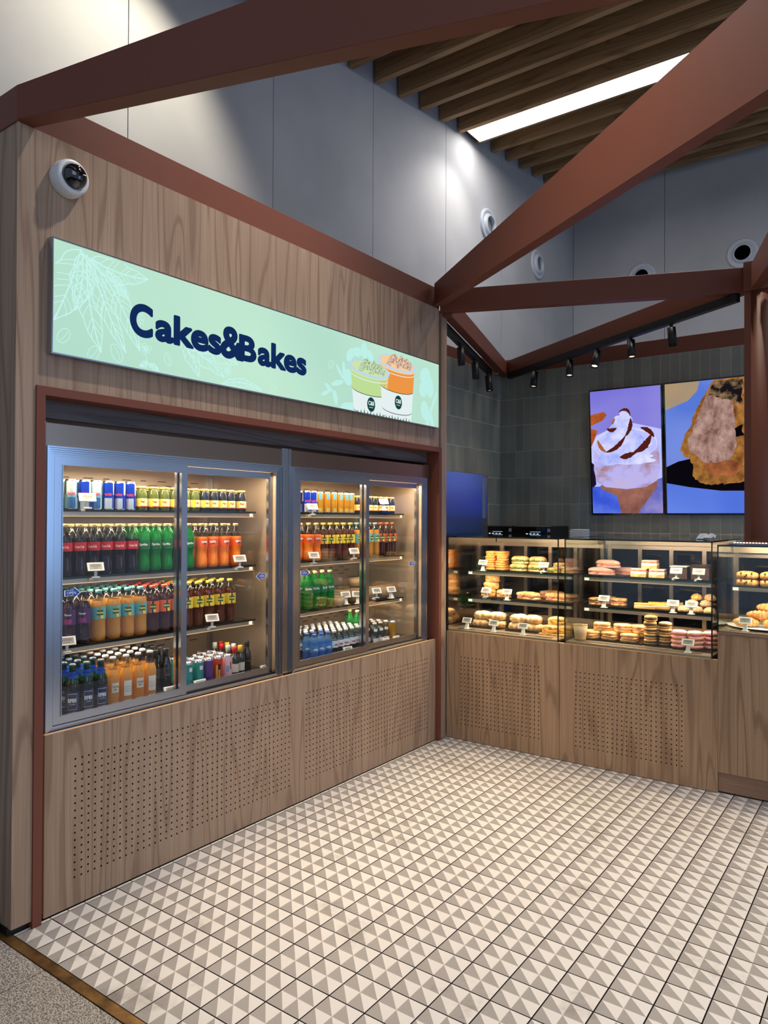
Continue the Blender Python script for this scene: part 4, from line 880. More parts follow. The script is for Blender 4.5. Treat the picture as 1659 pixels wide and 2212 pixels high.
# ================================================================== FOOD CASES
ALW = P('warm_aluminium', (190, 172, 158), .28, 1)
def case(x0, x1, zb, zt, yb, shelves, lab, ydk, sh0, end_r):
    t = empty('food_display_case', ((x0 + x1) / 2, 3.4, zb), lab, 'display case')
    y0 = 3.055
    MB().box(x0 + .004, x1 - .004, y0, y0 + .006, zb, zt).build('front_glass', CGLASS, t)
    MB().box(x1 - .008, x1 - .002, y0 + .008, yb, zb, zt).build('end_glass', CGLASS, t)
    if x0 < .5: MB().box(x0 + .0, x0 + .005, y0, yb, zb, zt).build('end_wall', P('mirror_steel', (160, 150, 138), .12, 1), t)
    else: MB().box(x0 + .002, x0 + .008, y0 + .008, yb, zb, zt).build('end_glass', CGLASS, t)
    e = MB()
    e.box(x0, x0 + .007, y0 - .002, y0 + .007, zb, zt).box(x1 - .007, x1, y0 - .002, y0 + .007, zb, zt).box(x0, x1, y0 - .002, y0 + .008, zt - .004, zt + .006)
    e.box(x1 - .007, x1, y0, yb, zt - .003, zt + .004)
    e.build('glass_edge', EDGE, t)
    MB().box(x0, x1, y0 + .01, yb, zt, zt + .006).build('top_glass', P('smoked_top', (40, 36, 38), .08, coat=1), t)
    MB().box(x0 + .01, x1 - .01, yb - .12, yb - .02, zt - .055, zt - .004).build('lamp_rail', DSTEEL, t)
    b = MB(); n = 4 if x1 - x0 < 1.2 else 6; wd = (x1 - x0 - .02) / n
    b.box(x0 + .01, x1 - .01, yb - .02, yb, zt - .09, zt - .05).box(x0 + .01, x1 - .01, yb - .02, yb, zb, zb + .05)
    for i in range(n + 1): b.box(x0 + .01 + wd * i - .014, x0 + .01 + wd * i + .014, yb - .022, yb, zb, zt - .05)
    b.build('back_frame', ALW, t)
    for i in range(n): MB().box(x0 + .026 + wd * i, x0 + wd * (i + 1) - .006, yb - .010, yb - .006, zb + .05, zt - .09).build('back_pane', clear('back_pane', (190, 190, 185), .55, .03), t)
    MB().box(x0 + .004, x1 - .004, y0 + .007, yb - .02, zb, ydk).build('deck', P('deck_steel', (196, 180, 160), .3, .9), t)
    g = MB(); k = int((x1 - x0 - .12) / .012)
    for i in range(k): g.box(x0 + .06 + i * .012, x0 + .066 + i * .012, y0 + .03, y0 + .085, ydk, ydk + .001)
    gg = g.build('air_grille', MATS['hole_dark'], t); gg['kind'] = 'stuff'
    for z in shelves:
        s = empty('shelf', (0, 0, 0)); s.parent = t
        MB().box(x0 + .05, x1 - .045, sh0, yb - .10, z - .006, z).build('shelf_glass', clear('shelf_clear', (205, 225, 215), .75, .02), s)
        MB().box(x0 + .05, x1 - .045, sh0 - .002, sh0 + .001, z - .007, z + .001).build('shelf_lip', P('green_edge', (14, 44, 38), .15, coat=1), s)
        MB().box(x0 + .05, x1 - .045, sh0 + .004, sh0 + .03, z - .03, z - .008).build('price_rail', DSTEEL, s)
        MB().box(x0 + .055, x0 + .085, sh0 + .001, sh0 + .004, z - .027, z - .010).build('rail_end', MATS['rail_glow'], s)
        area('case_shelf_light', ((x0 + x1) / 2, sh0 + .03, z - .035), x1 - x0 - .15, 3.4 * (x1 - x0), (1, .76, .52), (0, 0, 0), .02)
    area('case_top_light', ((x0 + x1) / 2, y0 + .12, zt - .012), x1 - x0 - .1, 8 * (x1 - x0), (1, .76, .52), (math.radians(12), 0, 0), .03)
    return t
case(.005, .873, .787, 1.480, 3.95, (1.222, 1.014), 'glass food case beside the partition filled with sandwiches and wraps', .800, 3.275, False)
case(.915, 1.836, .787, 1.480, 3.95, (1.222, 1.014), 'glass food case in the middle with cakes buns and doughnuts', .800, 3.275, True)
case(1.862, 2.75, .950, 1.460, 3.60, (1.215,), 'glass bakery case at the right edge with croissants', .958, 3.22, True)
ls = empty('led_strip', (2.2, 3.2, 1.47), 'row of small glowing lamps lying along the right case top', 'light strip')
MB().box(1.92, 2.75, 3.19, 3.215, 1.4685, 1.474).build('strip', ALU, ls)
lm = MB()
for i in range(48): lm.box(1.925 + .017 * i, 1.935 + .017 * i, 3.195, 3.208, 1.474, 1.479)
o = lm.build('lamps', emis('led_dots', (255, 225, 205), 2.5), ls); o['kind'] = 'stuff'

# ------------------------------------------------------------------ foods
CR = P('baguette_crust', (206, 140, 72), .55, var=(22, .15, (238, 204, 150)), bump=(110, .35))
CRP = P('pale_bread', (230, 192, 130), .6, var=(20, .1, (202, 142, 76)), bump=(110, .3))
TST = P('toasted_bread', (226, 150, 66), .55, var=(34, .15, (244, 186, 104)), bump=(130, .5))
GRL = P('grilled_bread', (214, 170, 108), .6, var=(30, .3, (150, 100, 50)))
TOR = P('tortilla', (232, 204, 158), .6, var=(30, .08, (196, 146, 88)), bump=(70, .3))
LET = P('lettuce', (96, 128, 40), .6, var=(60, .5, (180, 190, 90)), bump=(120, .3)); CHK = P('filling_orange', (206, 110, 50), .5, var=(80, .5, (240, 190, 120)))
HAM = P('filling_ham', (214, 120, 100), .45, var=(50, .4)); DRK = P('filling_dark', (60, 34, 24), .5, var=(60, .6, (120, 140, 50)))
CHO = P('dark_chocolate', (40, 20, 14), .35, bump=(160, .3)); CHO2 = P('chocolate_sprinkle', (58, 32, 22), .5, var=(200, .6, (20, 10, 8)), bump=(200, .6))
CRM = P('cream', (244, 234, 214), .5); PNK = P('pink_icing', (238, 160, 176), .3, coat=.4); DGH = P('doughnut_dough', (222, 166, 96), .6, var=(14, .15))
SPR = P('white_sprinkles', (250, 244, 244), .5); YEL = P('yellow_cheese', (240, 196, 80), .45, var=(40, .2)); SEED = P('seeded_crust', (176, 110, 58), .6, var=(170, .4, (240, 214, 170)), bump=(220, .5))
CRO = P('croissant_crust', (186, 116, 52), .42, var=(34, .12, (226, 172, 100)), bump=(80, .45)); TRAY = P('black_tray', (18, 18, 20), .3)
def loaf_sandwich(name, L_, W_, H_, bread, fill, seed=0):
    t = empty(name)
    blob(MB(), (0, 0, 0), (L_ / 2, W_ / 2, H_ * .30), 0, 32, 12, .5, .09, 24, seed, .75).build('bread_bottom', bread, t)
    mb = MB(); n = 26; rnd = random.Random(seed)
    vs = []; 
    for k in range(n):
        a = 2 * PI * k / n; rr = 1 + rnd.uniform(-.05, .06); sx = math.copysign(abs(math.cos(a)) ** .8, math.cos(a)); sy = math.copysign(abs(math.sin(a)) ** .8, math.sin(a))
        vs.append((L_ * .50 * sx * rr, W_ * .52 * sy * rr, H_ * .38 + rnd.uniform(-.1, .1) * H_)); 
    b = [(v[0] * .96, v[1] * .96, v[2] - H_ * .14) for v in vs]; tp_ = [(v[0] * .96, v[1] * .96, v[2] + H_ * .14) for v in vs]
    mb.add(b + vs + tp_ + [(0, 0, H_ * .3), (0, 0, H_ * .55)], [(k, (k + 1) % n, n + (k + 1) % n, n + k) for k in range(n)] + [(n + k, n + (k + 1) % n, 2 * n + (k + 1) % n, 2 * n + k) for k in range(n)] + [((k + 1) % n, k, 3 * n) for k in range(n)] + [(2 * n + k, 2 * n + (k + 1) % n, 3 * n + 1) for k in range(n)], 0)
    mb.build('filling', fill, t)
    mb = MB(); blob(mb, (0, 0, H_ * .46), (L_ / 2, W_ / 2, H_ * .42), 0, 32, 12, .25, .11, 24, seed + 3, .78); mb.build('bread_top', bread, t)
    return Proto(t)
def roundbox(mb, L_, W_, z0, z1, mat=0, amp=.03, seed=0, bulge=.12):
    n = 24; vs = []; lv = [(z0, .93), (z0 + (z1 - z0) * .25, 1.0), (z0 + (z1 - z0) * .75, 1.0), (z1, .92), (z1 + (z1 - z0) * bulge, .5)]
    for (z, s_) in lv:
        for k in range(n):
            a = 2 * PI * (k + .5) / n; c_, q = math.cos(a), math.sin(a); pw = .45
            x = math.copysign(abs(c_) ** pw, c_) * L_ / 2 * s_; y = math.copysign(abs(q) ** pw, q) * W_ / 2 * s_
            f = 1 + amp * noise.noise(Vector((x * 30 + seed, y * 30, z * 30))); vs.append((x * f, y * f, z))
    fs = [(j * n + k, j * n + (k + 1) % n, (j + 1) * n + (k + 1) % n, (j + 1) * n + k) for j in range(4) for k in range(n)] + [tuple(range(n))[::-1], tuple(4 * n + k for k in range(n))]
    return mb.add(vs, fs, mat, True)
def toast(name, L_, W_, H_, bread, fill, seed):
    t = empty(name)
    roundbox(MB(), L_, W_, 0, H_ * .38, 0, .05, seed).build('bread_bottom', bread, t); roundbox(MB(), L_ * .99, W_ * 1.0, H_ * .38, H_ * .6, 0, .25, seed + 5).build('filling', fill, t); roundbox(MB(), L_, W_, H_ * .58, H_ * .95, 0, .06, seed + 9).build('bread_top', bread, t)
    return Proto(t)
def wrap_p(name, L_, R_, seed, mat):
    t = empty(name); mb = MB(); n, m_ = 30, 22; vs = []
    for i in range(n + 1):
        u = i / n; e = (max(0, 1 - abs(2 * u - 1) ** 5)) ** .5; x = L_ * (u - .5)
        for j in range(m_):
            a = 2 * PI * j / m_; sp_r = 1 + .10 * ((a / (2 * PI) + .15 * u) % 1)      # rolled sheet: radius steps at the seam
            k = sp_r * (1 + .09 * noise.noise(Vector((x * 45, a * 1.2, seed))) + .05 * noise.noise(Vector((x * 120, a * 3, seed))))
            rr = R_ * max(e, .28) * k; y, z = rr * 1.15 * math.cos(a), rr * .85 * math.sin(a)
            vs.append((x + .006 * math.sin(3 * a) * (1 - e), y, max(z, -R_ * .62)))
    zm = min(v[2] for v in vs); vs = [(v[0], v[1], v[2] - zm) for v in vs]
    mb.add(vs, [(i * m_ + j, i * m_ + (j + 1) % m_, (i + 1) * m_ + (j + 1) % m_, (i + 1) * m_ + j) for i in range(n) for j in range(m_)] + [tuple(range(m_))[::-1], tuple(n * m_ + j for j in range(m_))], 0, True)
    mb.build('tortilla', mat, t)
    f = MB(); n2 = 12; vs = []
    for i in range(n2 + 1):
        u = i / n2
        for (w_, h_) in ((-.5, .0), (.5, .002)):
            x = L_ * (.44 - .5 * u) + .012 * w_; y = R_ * (.9 - 1.2 * u) + w_ * .018; vs.append((x, y, R_ * (1.46 - .5 * abs(y / R_) ** 2) + h_ + .003 * noise.noise(Vector((u * 5, w_, seed)))))
    f.add(vs, [(2 * i, 2 * i + 2, 2 * i + 3, 2 * i + 1) for i in range(n2)], 0, True); o = f.build('fold', mat, t); md_ = o.modifiers.new('thick', 'SOLIDIFY'); md_.thickness = .003
    return Proto(t)
def donut():
    t = empty('doughnut'); R_, r = .030, .0165
    def tor(mb, r_, a0, a1, n=24, m_=10, amp=0, zo=0):
        vs = []
        for i in range(n):
            A = 2 * PI * i / n; ex = amp * math.sin(5 * A + 1)
            for j in range(m_ + 1):
                b = a0 - ex + (a1 - a0 + 2 * ex) * j / m_; vs.append(((R_ + r_ * math.cos(b)) * math.cos(A), (R_ + r_ * math.cos(b)) * math.sin(A), r_ * .82 * math.sin(b) + .0135 + zo))
        return mb.add(vs, [(i * (m_ + 1) + j, ((i + 1) % n) * (m_ + 1) + j, ((i + 1) % n) * (m_ + 1) + j + 1, i * (m_ + 1) + j + 1) for i in range(n) for j in range(m_)], 0, True)
    tor(MB(), r, -PI, PI, 24, 14).build('dough', DGH, t); tor(MB(), r * 1.06, -.05, PI + .05, 24, 9, .25).build('icing', PNK, t)
    s = MB(); rnd = random.Random(3)
    for k in range(46):
        A = rnd.uniform(0, 2 * PI); b = rnd.uniform(.05, 2.9); rr = r * 1.08; c = ((R_ + rr * math.cos(b)) * math.cos(A), (R_ + rr * math.cos(b)) * math.sin(A), rr * .82 * math.sin(b) + .0135); q = .0014
        s.box(c[0] - q, c[0] + q, c[1] - q, c[1] + q, c[2] - q, c[2] + q)
    sp2 = s.build('sprinkles', SPR, t); sp2['kind'] = 'stuff'
    return Proto(t)
def cookie():
    t = empty('filled_bun'); MB().lathe([(.030, 0), (.040, .004), (.041, .010), (.037, .013)], 22).build('bun_bottom', CRP, t)
    MB().lathe([(.038, .011), (.0425, .014), (.042, .019), (.037, .021)], 22).build('filling', CHO, t); MB().lathe([(.036, .020), (.041, .024), (.039, .031), (.026, .036), (.001, .038)], 22, cap=False).build('bun_top', CRP, t); return Proto(t)
def bun(mat, name, r=.036, h=.024, seed=1):
    t = empty(name); blob(MB(), (0, 0, 0), (r, r * .92, h), 0, 18, 10, .55, .07, 30, seed).build('bun_body', mat, t)
    s = MB(); rnd = random.Random(seed)
    for k in range(26):
        A = rnd.uniform(0, 2 * PI); q = rnd.uniform(0, .85); x, y = r * q * math.cos(A), r * .92 * q * math.sin(A); z = h * math.sqrt(max(0, 1 - q * q)) + h * .55 - .0005
        s.box(x - .002, x + .002, y - .0014, y + .0014, z - .001, z + .0016)
    k_ = s.build('seeds', CRM, t); k_['kind'] = 'stuff'; return Proto(t)
def slice_(name, L_, W_, layers, top=None):
    t = empty(name); z = 0
    nm = {}
    for i, (h, m_, nme) in enumerate(layers):
        mb = MB(); mb.box(-L_ / 2 + .0006 * i, L_ / 2 - .0006 * i, -W_ / 2 + .0006 * i, W_ / 2 - .0006 * i, z, z + h, bev=min(.002, h * .3)); mb.build(nme, m_, t); z += h
    return Proto(t)
def croissant(seed=0, s_=1.0):
    t = empty('croissant'); mb = MB(); n = 70; pts = []; rs = []
    for i in range(n + 1):
        u = i / n; a = (u - .5) * 2.3; pts.append((.075 * s_ * math.sin(a) * 1.05, .05 * s_ * (1 - math.cos(a)), .024 * s_)); e = math.sin(PI * (u * .94 + .03)) ** .75
        seg = (u * 7 + .2) % 1; rs.append(s_ * (.006 + .025 * e * (.70 + .34 * math.sin(PI * seg) ** .5)))
    mb.tube(pts, rs, 14); mb.v = [(v[0], v[1], max(0, v[2])) for v in mb.v]; mb.build('crust', CRO, t); return Proto(t)
def tray(x0, x1, y0, y1, z, lab, mat=TRAY):
    t = empty('tray', ((x0 + x1) / 2, (y0 + y1) / 2, z), lab, 'tray', 'serving trays in the food cases')
    MB().box(x0, x1, y0, y1, z + .001, z + .003).box(x0 - .004, x1 + .004, y0 - .004, y0, z + .001, z + .008).box(x0 - .004, x1 + .004, y1, y1 + .004, z + .001, z + .008).box(x0 - .004, x0, y0, y1, z + .001, z + .008).box(x1, x1 + .004, y0, y1, z + .001, z + .008).build('tray_body', mat, t)
z1, z2, z3 = 1.2225, 1.0145, .8005
def T3(z): return z + .0035
tray(.14, .34, 3.32, 3.62, z1, 'black tray under the toast stack on upper shelf'); tray(.36, .62, 3.32, 3.66, z1, 'black tray under the dark-filled baguettes, upper shelf'); tray(.64, .85, 3.32, 3.62, z1, 'black tray under the pale sandwiches at the glass joint')
tray(.10, .32, 3.32, 3.66, z2, 'black tray under the roll pile on middle shelf'); tray(.40, .84, 3.32, 3.68, z2, 'long black tray under the single long sandwich')
tray(.10, .34, 3.22, 3.60, z3, 'black tray below the folded wraps on the deck'); tray(.40, .64, 3.22, 3.60, z3, 'black tray below the cut burritos on the deck'); tray(.66, .85, 3.22, 3.6, z3, 'wooden board under the breaded rolls on the deck', MATS['grilled_bread'])
tray(.96, 1.22, 3.32, 3.66, z1, 'black tray below striped baguettes in the middle case'); tray(1.24, 1.48, 3.32, 3.66, z1, 'black tray under the layered cream slices'); tray(1.50, 1.78, 3.32, 3.66, z1, 'black tray under the chocolate cakes')
tray(.97, 1.27, 3.32, 3.66, z2, 'black tray on middle shelf of the middle case, left'); tray(1.30, 1.53, 3.32, 3.66, z2, 'black tray below the yellow eclairs'); tray(1.56, 1.78, 3.32, 3.66, z2, 'black tray below the seeded buns')
tray(.96, 1.38, 3.2, 3.62, z3, 'black tray on the deck under salmon sandwiches'); tray(1.40, 1.56, 3.2, 3.6, z3, 'black tray on the deck under filled bun towers'); tray(1.58, 1.80, 3.18, 3.6, z3, 'black tray on the deck under the pink doughnuts')
ta = toast('toasted_sandwich', .078, .11, .036, TST, CHK, 1); tb_ = toast('pressed_sandwich', .10, .12, .036, GRL, LET, 4)
FG = 'food on display in the glass cases'
for c, x in enumerate((.185, .272)):
    for k in range(4):
        ta.put((x + random.uniform(-.004, .004), 3.42, T3(z1) + .0355 * k), random.uniform(-.25, .25), f'orange toasted sandwich, {["lowest", "second lowest", "third up", "topmost"][k]} of {["left", "right"][c]} stack by the price tag', 'sandwich', 'toasted sandwich stacks')
ba = loaf_sandwich('baguette_sandwich', .135, .075, .058, CR, DRK, 2)
for i, (x, y, k, rz, l) in enumerate(((.415, 3.40, 0, .1, 'lower left'), (.555, 3.41, 0, -.1, 'lower right'), (.425, 3.41, 1, .08, 'upper left'), (.56, 3.42, 1, -.08, 'upper right'), (.46, 3.56, 0, .1, 'rear lower'))):
    ba.put((x, y, T3(z1) + .055 * k), rz, f'dark-filled baguette sandwich, {l} of its pile on upper shelf', 'sandwich', 'dark-filled baguettes')
for i, (x, y, k) in enumerate(((.70, 3.41, 0), (.80, 3.43, 0), (.74, 3.42, 1))):
    tb_.put((x, y, T3(z1) + .036 * k), .1 * i, f'pressed green-filled sandwich, {["left", "right", "upper"][i]} one near the glass joint', 'sandwich', 'pressed sandwiches')
cb = loaf_sandwich('chicken_roll', .115, .07, .062, CRP, CHK, 6)
for (x, y, k, rz, l) in ((.165, 3.40, 0, .1, 'front bottom'), (.285, 3.42, 0, -.15, 'right bottom'), (.18, 3.42, 1, .3, 'middle'), (.19, 3.42, 2, -.1, 'topmost')):
    cb.put((x, y, T3(z2) + .057 * k if k else T3(z2)), rz, f'crispy chicken roll, {l} of the pile on middle shelf', 'sandwich', 'crispy chicken rolls')
lb = loaf_sandwich('long_sandwich', .19, .07, .06, CR, HAM, 8)
lb.put((.50, 3.40, T3(z2)), -.05, 'lone long sandwich with ham and greens on middle shelf', 'sandwich', 'long sandwiches'); lb.put((.71, 3.45, T3(z2)), .1, 'long sandwich right of the lone one, partly behind glass joint', 'sandwich', 'long sandwiches')
lb.put((.60, 3.60, T3(z2)), 0, 'long sandwich standing at the rear of middle shelf', 'sandwich', 'long sandwiches')
wa = wrap_p('folded_wrap', .128, .037, 1, TOR)
for (x, y, z, rz, l) in ((.155, 3.30, 0, .06, 'lower left'), (.29, 3.31, 0, -.06, 'lower right'), (.165, 3.31, .057, .15, 'upper left'), (.285, 3.32, .057, -.2, 'upper right'), (.20, 3.44, 0, 0, 'rear')):
    wa.put((x, y, T3(z3) + z), rz, f'pale folded wrap, {l} in the pile nearest the partition', 'wrap', 'folded wraps on the deck')
for (x, y, z, rz, l) in ((.455, 3.30, 0, .05, 'lower left'), (.59, 3.31, 0, -.08, 'lower right'), (.465, 3.31, .057, .5, 'upper left'), (.575, 3.32, .057, -.4, 'upper right')):
    wa.put((x, y, T3(z3) + z), rz, f'tortilla roll, {l} on the black tray of the deck', 'wrap', 'tortilla rolls on the deck')
bz = loaf_sandwich('breaded_roll', .12, .08, .06, GRL, YEL, 11)
for i, (x, y, k) in enumerate(((.71, 3.30, 0), (.80, 3.34, 0), (.74, 3.34, 1), (.78, 3.46, 0))):
    bz.put((x, y, T3(z3) + .056 * k), .2 * i, f'breaded roll, {["left", "right", "top", "rear"][i]} one on the board by the glass joint', 'sandwich', 'breaded rolls')
# middle case
cup_ = bowl(.10, .036, .048)
cup_.put((.978, 3.18, z3 + .003), 0, 'tall paper snack cup beside the glass joint on the deck', 'cup', 'snack cups')
st = loaf_sandwich('striped_baguette', .18, .07, .055, P('striped_paper', (196, 160, 150), .6, var=(5, .1)), HAM, 12)
for i, (x, y, k) in enumerate(((1.04, 3.42, 0), (1.18, 3.52, 0), (1.08, 3.44, 1))):
    st.put((x, y, T3(z1) + .052 * k), .35 - .3 * i, f'paper-wrapped baguette, {["left", "right", "top"][i]} one on upper shelf of middle case', 'sandwich', 'paper-wrapped baguettes')
cs = slice_('cream_slice', .10, .10, [(.02, CRP, 'base'), (.018, CRM, 'cream_layer'), (.012, HAM, 'fruit_layer'), (.006, CRM, 'glaze')])
for i, (x, y, k) in enumerate(((1.30, 3.42, 0), (1.42, 3.42, 0), (1.36, 3.46, 1))):
    cs.put((x, y, T3(z1) + .056 * k), .1, f'layered cream slice, {["left", "right", "upper"][i]} one on upper shelf', 'cake', 'layered cream slices')
cc = slice_('chocolate_cake', .11, .11, [(.07, CHO2, 'sponge'), (.008, CHO, 'glaze'), (.006, CRM, 'cream_top')]); ck = slice_('chocolate_cake', .11, .11, [(.078, CHO2, 'sponge'), (.012, CHO, 'glaze')])
cc.put((1.56, 3.42, T3(z1)), .05, 'chocolate cake block with pale cream top, behind left tag', 'cake', 'chocolate cakes'); ck.put((1.70, 3.42, T3(z1)), -.05, 'sprinkled chocolate cake block, right end of upper shelf', 'cake', 'chocolate cakes')
ck.put((1.66, 3.56, T3(z1)), 0, 'chocolate cake block standing behind the other two', 'cake', 'chocolate cakes')
ec = slice_('eclair', .13, .045, [(.016, DGH, 'pastry'), (.008, CRM, 'cream_layer'), (.014, YEL, 'glaze')])
for i in range(4): ec.put((1.35 + .05 * (i % 2) + .03 * i, 3.36 + .055 * i, T3(z2)), .25, f'yellow glazed eclair, {ORD[i + 1]} from the front on middle shelf', 'pastry', 'yellow glazed eclairs')
tq = toast('salad_toast', .11, .11, .05, GRL, HAM, 15)
for i in range(3): tq.put((1.02 + .11 * (i % 2) + .02 * i, 3.40 + .05 * i, T3(z2)), .3 * i, f'ham toast, {["left", "middle", "right"][i]} one on middle shelf of middle case', 'sandwich', 'ham toasts')
sb_ = bun(SEED, 'seeded_bun', .038, .026, 4); sb2 = bun(P('yellow_bun', (226, 176, 90), .5, var=(60, .3)), 'seeded_bun', .038, .026, 9)
bp_ = [(1.60, 3.36, 0, 0), (1.68, 3.37, 0, 0), (1.755, 3.36, 0, 0), (1.64, 3.41, 1, 0), (1.72, 3.42, 1, 0), (1.66, 3.44, 2, 1), (1.74, 3.45, 2, 0)]
for i, (x, y, k, q) in enumerate(bp_):
    (sb2 if q else sb_).put((x, y, T3(z2) + .037 * k), i, f'seeded bun, {["bottom left", "bottom middle", "bottom right", "second level left", "second level right", "top pale", "top brown"][i]} in pile on middle shelf', 'bun', 'pile of seeded buns')
sm = toast('salmon_sandwich', .11, .10, .055, CRP, P('salmon', (240, 140, 90), .4, var=(40, .3, (250, 200, 170))), 21); cro = croissant(0, 1.0)
for i, (x, y, k) in enumerate(((1.02, 3.27, 0), (1.15, 3.28, 0), (1.28, 3.27, 0), (1.08, 3.31, 1), (1.22, 3.32, 1), (1.33, 3.34, 1))):
    sm.put((x, y, T3(z3) + .052 * k), .3 * (i - 2), f'salmon sandwich, {["bottom left", "bottom middle", "bottom right", "top left", "top middle", "top right"][i]} of the pile on the deck', 'sandwich', 'salmon sandwiches')
for i, (x, y) in enumerate(((1.10, 3.47), (1.27, 3.48))): cro.put((x, y, T3(z3)), .3, f'croissant lying behind the salmon sandwiches, {["left", "right"][i]} one', 'croissant', 'croissants in the middle case')
ck_ = cookie()
for c, (x, y) in enumerate(((1.418, 3.26), (1.505, 3.28))):
    for k in range(5 - c): ck_.put((x + random.uniform(-.003, .003), y, T3(z3) + .0375 * k), k, f'dark-filled bun, {ORD[k + 1]} up in the {["left", "right"][c]} tower', 'bun', 'dark-filled bun towers')
dn = donut()
for c, (x, y) in enumerate(((1.600, 3.24), (1.696, 3.25), (1.778, 3.305))):
    for k in range(4): dn.put((x + random.uniform(-.003, .003), y, T3(z3) + .0275 * k), k * 1.3 + c, f'pink sprinkled doughnut, {ORD[k + 1]} up in the {["left", "middle", "right"][c]} tower', 'doughnut', 'pink doughnut towers')
# right case
pl = empty('plate', (2.08, 3.36, .959), 'white oval plate under croissants in the right case', 'plate')
MB().lathe([(.12, .001), (.20, .006), (.235, .012), (.236, .014), (.20, .009), (.02, .006)], 36, c=(2.10, 3.33)).build('dish', WHITE, pl); pl.children[0].data.transform(Matrix.Diagonal((1, .85, 1, 1)))
for mm in (pl.children[0].data,):
    for v in mm.vertices: v.co.z += .959 if v.co.z < 0 else 0
for i, (x, y, z, rz, s_) in enumerate(((1.985, 3.25, 0, .15, .92), (2.14, 3.25, 0, -.15, .92), (2.055, 3.29, .042, .1, .95), (2.11, 3.42, 0, .3, .92), (2.09, 3.33, .085, -.2, .9), (2.285, 3.30, 0, .2, .9))):
    cro.put((x, y, .974 + z), rz, f'large croissant, {["front left", "front right", "middle upper", "rear", "topmost", "rightmost"][i]} on the plate in the right case', 'croissant', 'croissants in the right case', sc=s_)
cr2 = empty('chocolate_roll'); blob(MB(), (0, 0, 0), (.062, .045, .028), 0, 20, 10, .6, .06, 16, 2, .8).build('roll_body', CRO, cr2)
s = MB()
for (x, z) in ((-.03, .03), (.0, .022), (.028, .03), (-.01, .012)): s.box(x - .004, x + .004, -.047, -.038, z - .003, z + .005)
s.build('chocolate_chips', CHO, cr2); cr2 = Proto(cr2)
for i, (x, k) in enumerate(((1.985, 0), (2.115, 0), (1.985, 1), (2.115, 1), (2.24, 0))):
    cr2.put((x, 3.29, 1.216 + .043 * k), .05, f'chocolate chip roll, {["lower left", "lower middle", "upper left", "upper middle", "far right"][i]} on the right case shelf', 'pastry', 'chocolate chip rolls')
# case price tags
for (p, x, y, z, l) in ((TS, .175, 3.292, z1, 'price tag before the orange toast stack'), (TC, .665, 3.29, z1 + .011, 'price tag before the pressed sandwiches'), (TC, .205, 3.285, z2 + .011, 'left price tag before the chicken rolls'), (TS, .375, 3.292, z2, 'right price tag beside the chicken rolls'),
                        (TS, .13, 3.13, z3 + .001, 'price tag in front of the folded wraps'), (TS, .355, 3.12, z3 + .001, 'price tag between folded wraps and tortilla rolls'), (TS, .585, 3.12, z3 + .001, 'price tag in front of the tortilla rolls'),
                        (TC, 1.572, 3.285, z1 + .011, 'price tag before the cream-topped chocolate cake'), (TC, 1.708, 3.285, z1 + .011, 'price tag before the sprinkled chocolate cake'), (TS, 1.55, 3.292, z2, 'price tag beside the yellow eclairs'),
                        (TS, 1.662, 3.292, z2, 'price tag in front of the seeded buns'), (TS, 1.685, 3.11, z3 + .001, 'price tag in front of the pink doughnuts'), (TS, 2.00, 3.13, .959, 'price tag in front of the croissants, right case'), (TS, 1.10, 3.292, z2, 'price tag before the ham toasts')):
    p.put((x, y, z), -PI / 2, l, 'price tag', TGp)

# ================================================================== BEHIND THE COUNTER
bs_ = empty('steel_cabinet', (-.28, 3.5, 0), 'tall brushed steel cabinet behind the partition, blue reflection painted into its door', 'cabinet')
MB().box(-.475, -.108, 3.09, 3.90, .02, 1.985, bev=.003).build('body', STEEL, bs_)
MB().box(-.107, -.104, 3.10, 3.80, 1.60, 1.98).box(-.107, -.104, 3.10, 3.80, .1, 1.59).build('door', P('steel_blue_reflection', (120, 155, 215), .3, 1), bs_)  # plain steel door, its blue reflection is put into the base colour
MB().box(-.107, -.094, 3.83, 3.86, 1.62, 1.96).build('handle', ALU, bs_)
bc = empty('back_counter', (1.1, 4.55, 0), 'dark work counter along the tiled kitchen wall', 'counter')
MB().box(-.475, 2.9, 4.28, 4.86, .04, 1.10).build('carcass', P('dark_unit', (44, 40, 42), .5), bc); MB().box(-.475, 2.9, 4.25, 4.858, 1.10, 1.14).build('worktop', P('steel_top', (120, 116, 112), .3, 1), bc)
for (x0, x1, l) in ((-.47, -.125, 'black oven with lit display, left of two on back counter'), (-.10, .245, 'black oven with lit display, right of two on back counter')):
    t = empty('oven', ((x0 + x1) / 2, 4.5, 1.14), l, 'oven')
    MB().box(x0, x1, 4.40, 4.80, 1.141, 1.552, bev=.004).build('body', BLACK, t)
    MB().box(x0 + .01, x1 - .04, 4.394, 4.3995, 1.16, 1.54).build('front_glass', BLK, t)
    d = MB(); xc = (x0 + x1) / 2 + .01
    for k in range(4): d.box(xc - .07 + k * .034, xc - .05 + k * .034, 4.3925, 4.3935, 1.478, 1.486)
    d.box(xc - .03, xc + .07, 4.3925, 4.3935, 1.498, 1.501); d.build('display', emis('display_glow', (190, 215, 240), 1.1), t)
    MB().box(x1 - .032, x1 - .006, 4.396, 4.3995, 1.50, 1.53).build('sticker', P('grey_sticker', (150, 155, 165), .6), t)
tis = empty('tissue_pack', (.82, 3.55, 1.4865), 'grey white pack of paper napkins on the glass case top', 'napkins')
for k in range(9): MB().box(.765 + .002 * (k % 3), .875 + .002 * ((k * 2) % 3), 3.52, 3.62, 1.487 + .006 * k, 1.4915 + .006 * k).build('napkin', P('napkin_white', (206, 212, 218), .8), tis)
cp = empty('crumpled_paper', (1.71, 3.45, 1.4865), 'crumpled white paper lying on the middle case top', 'paper'); mb = MB()
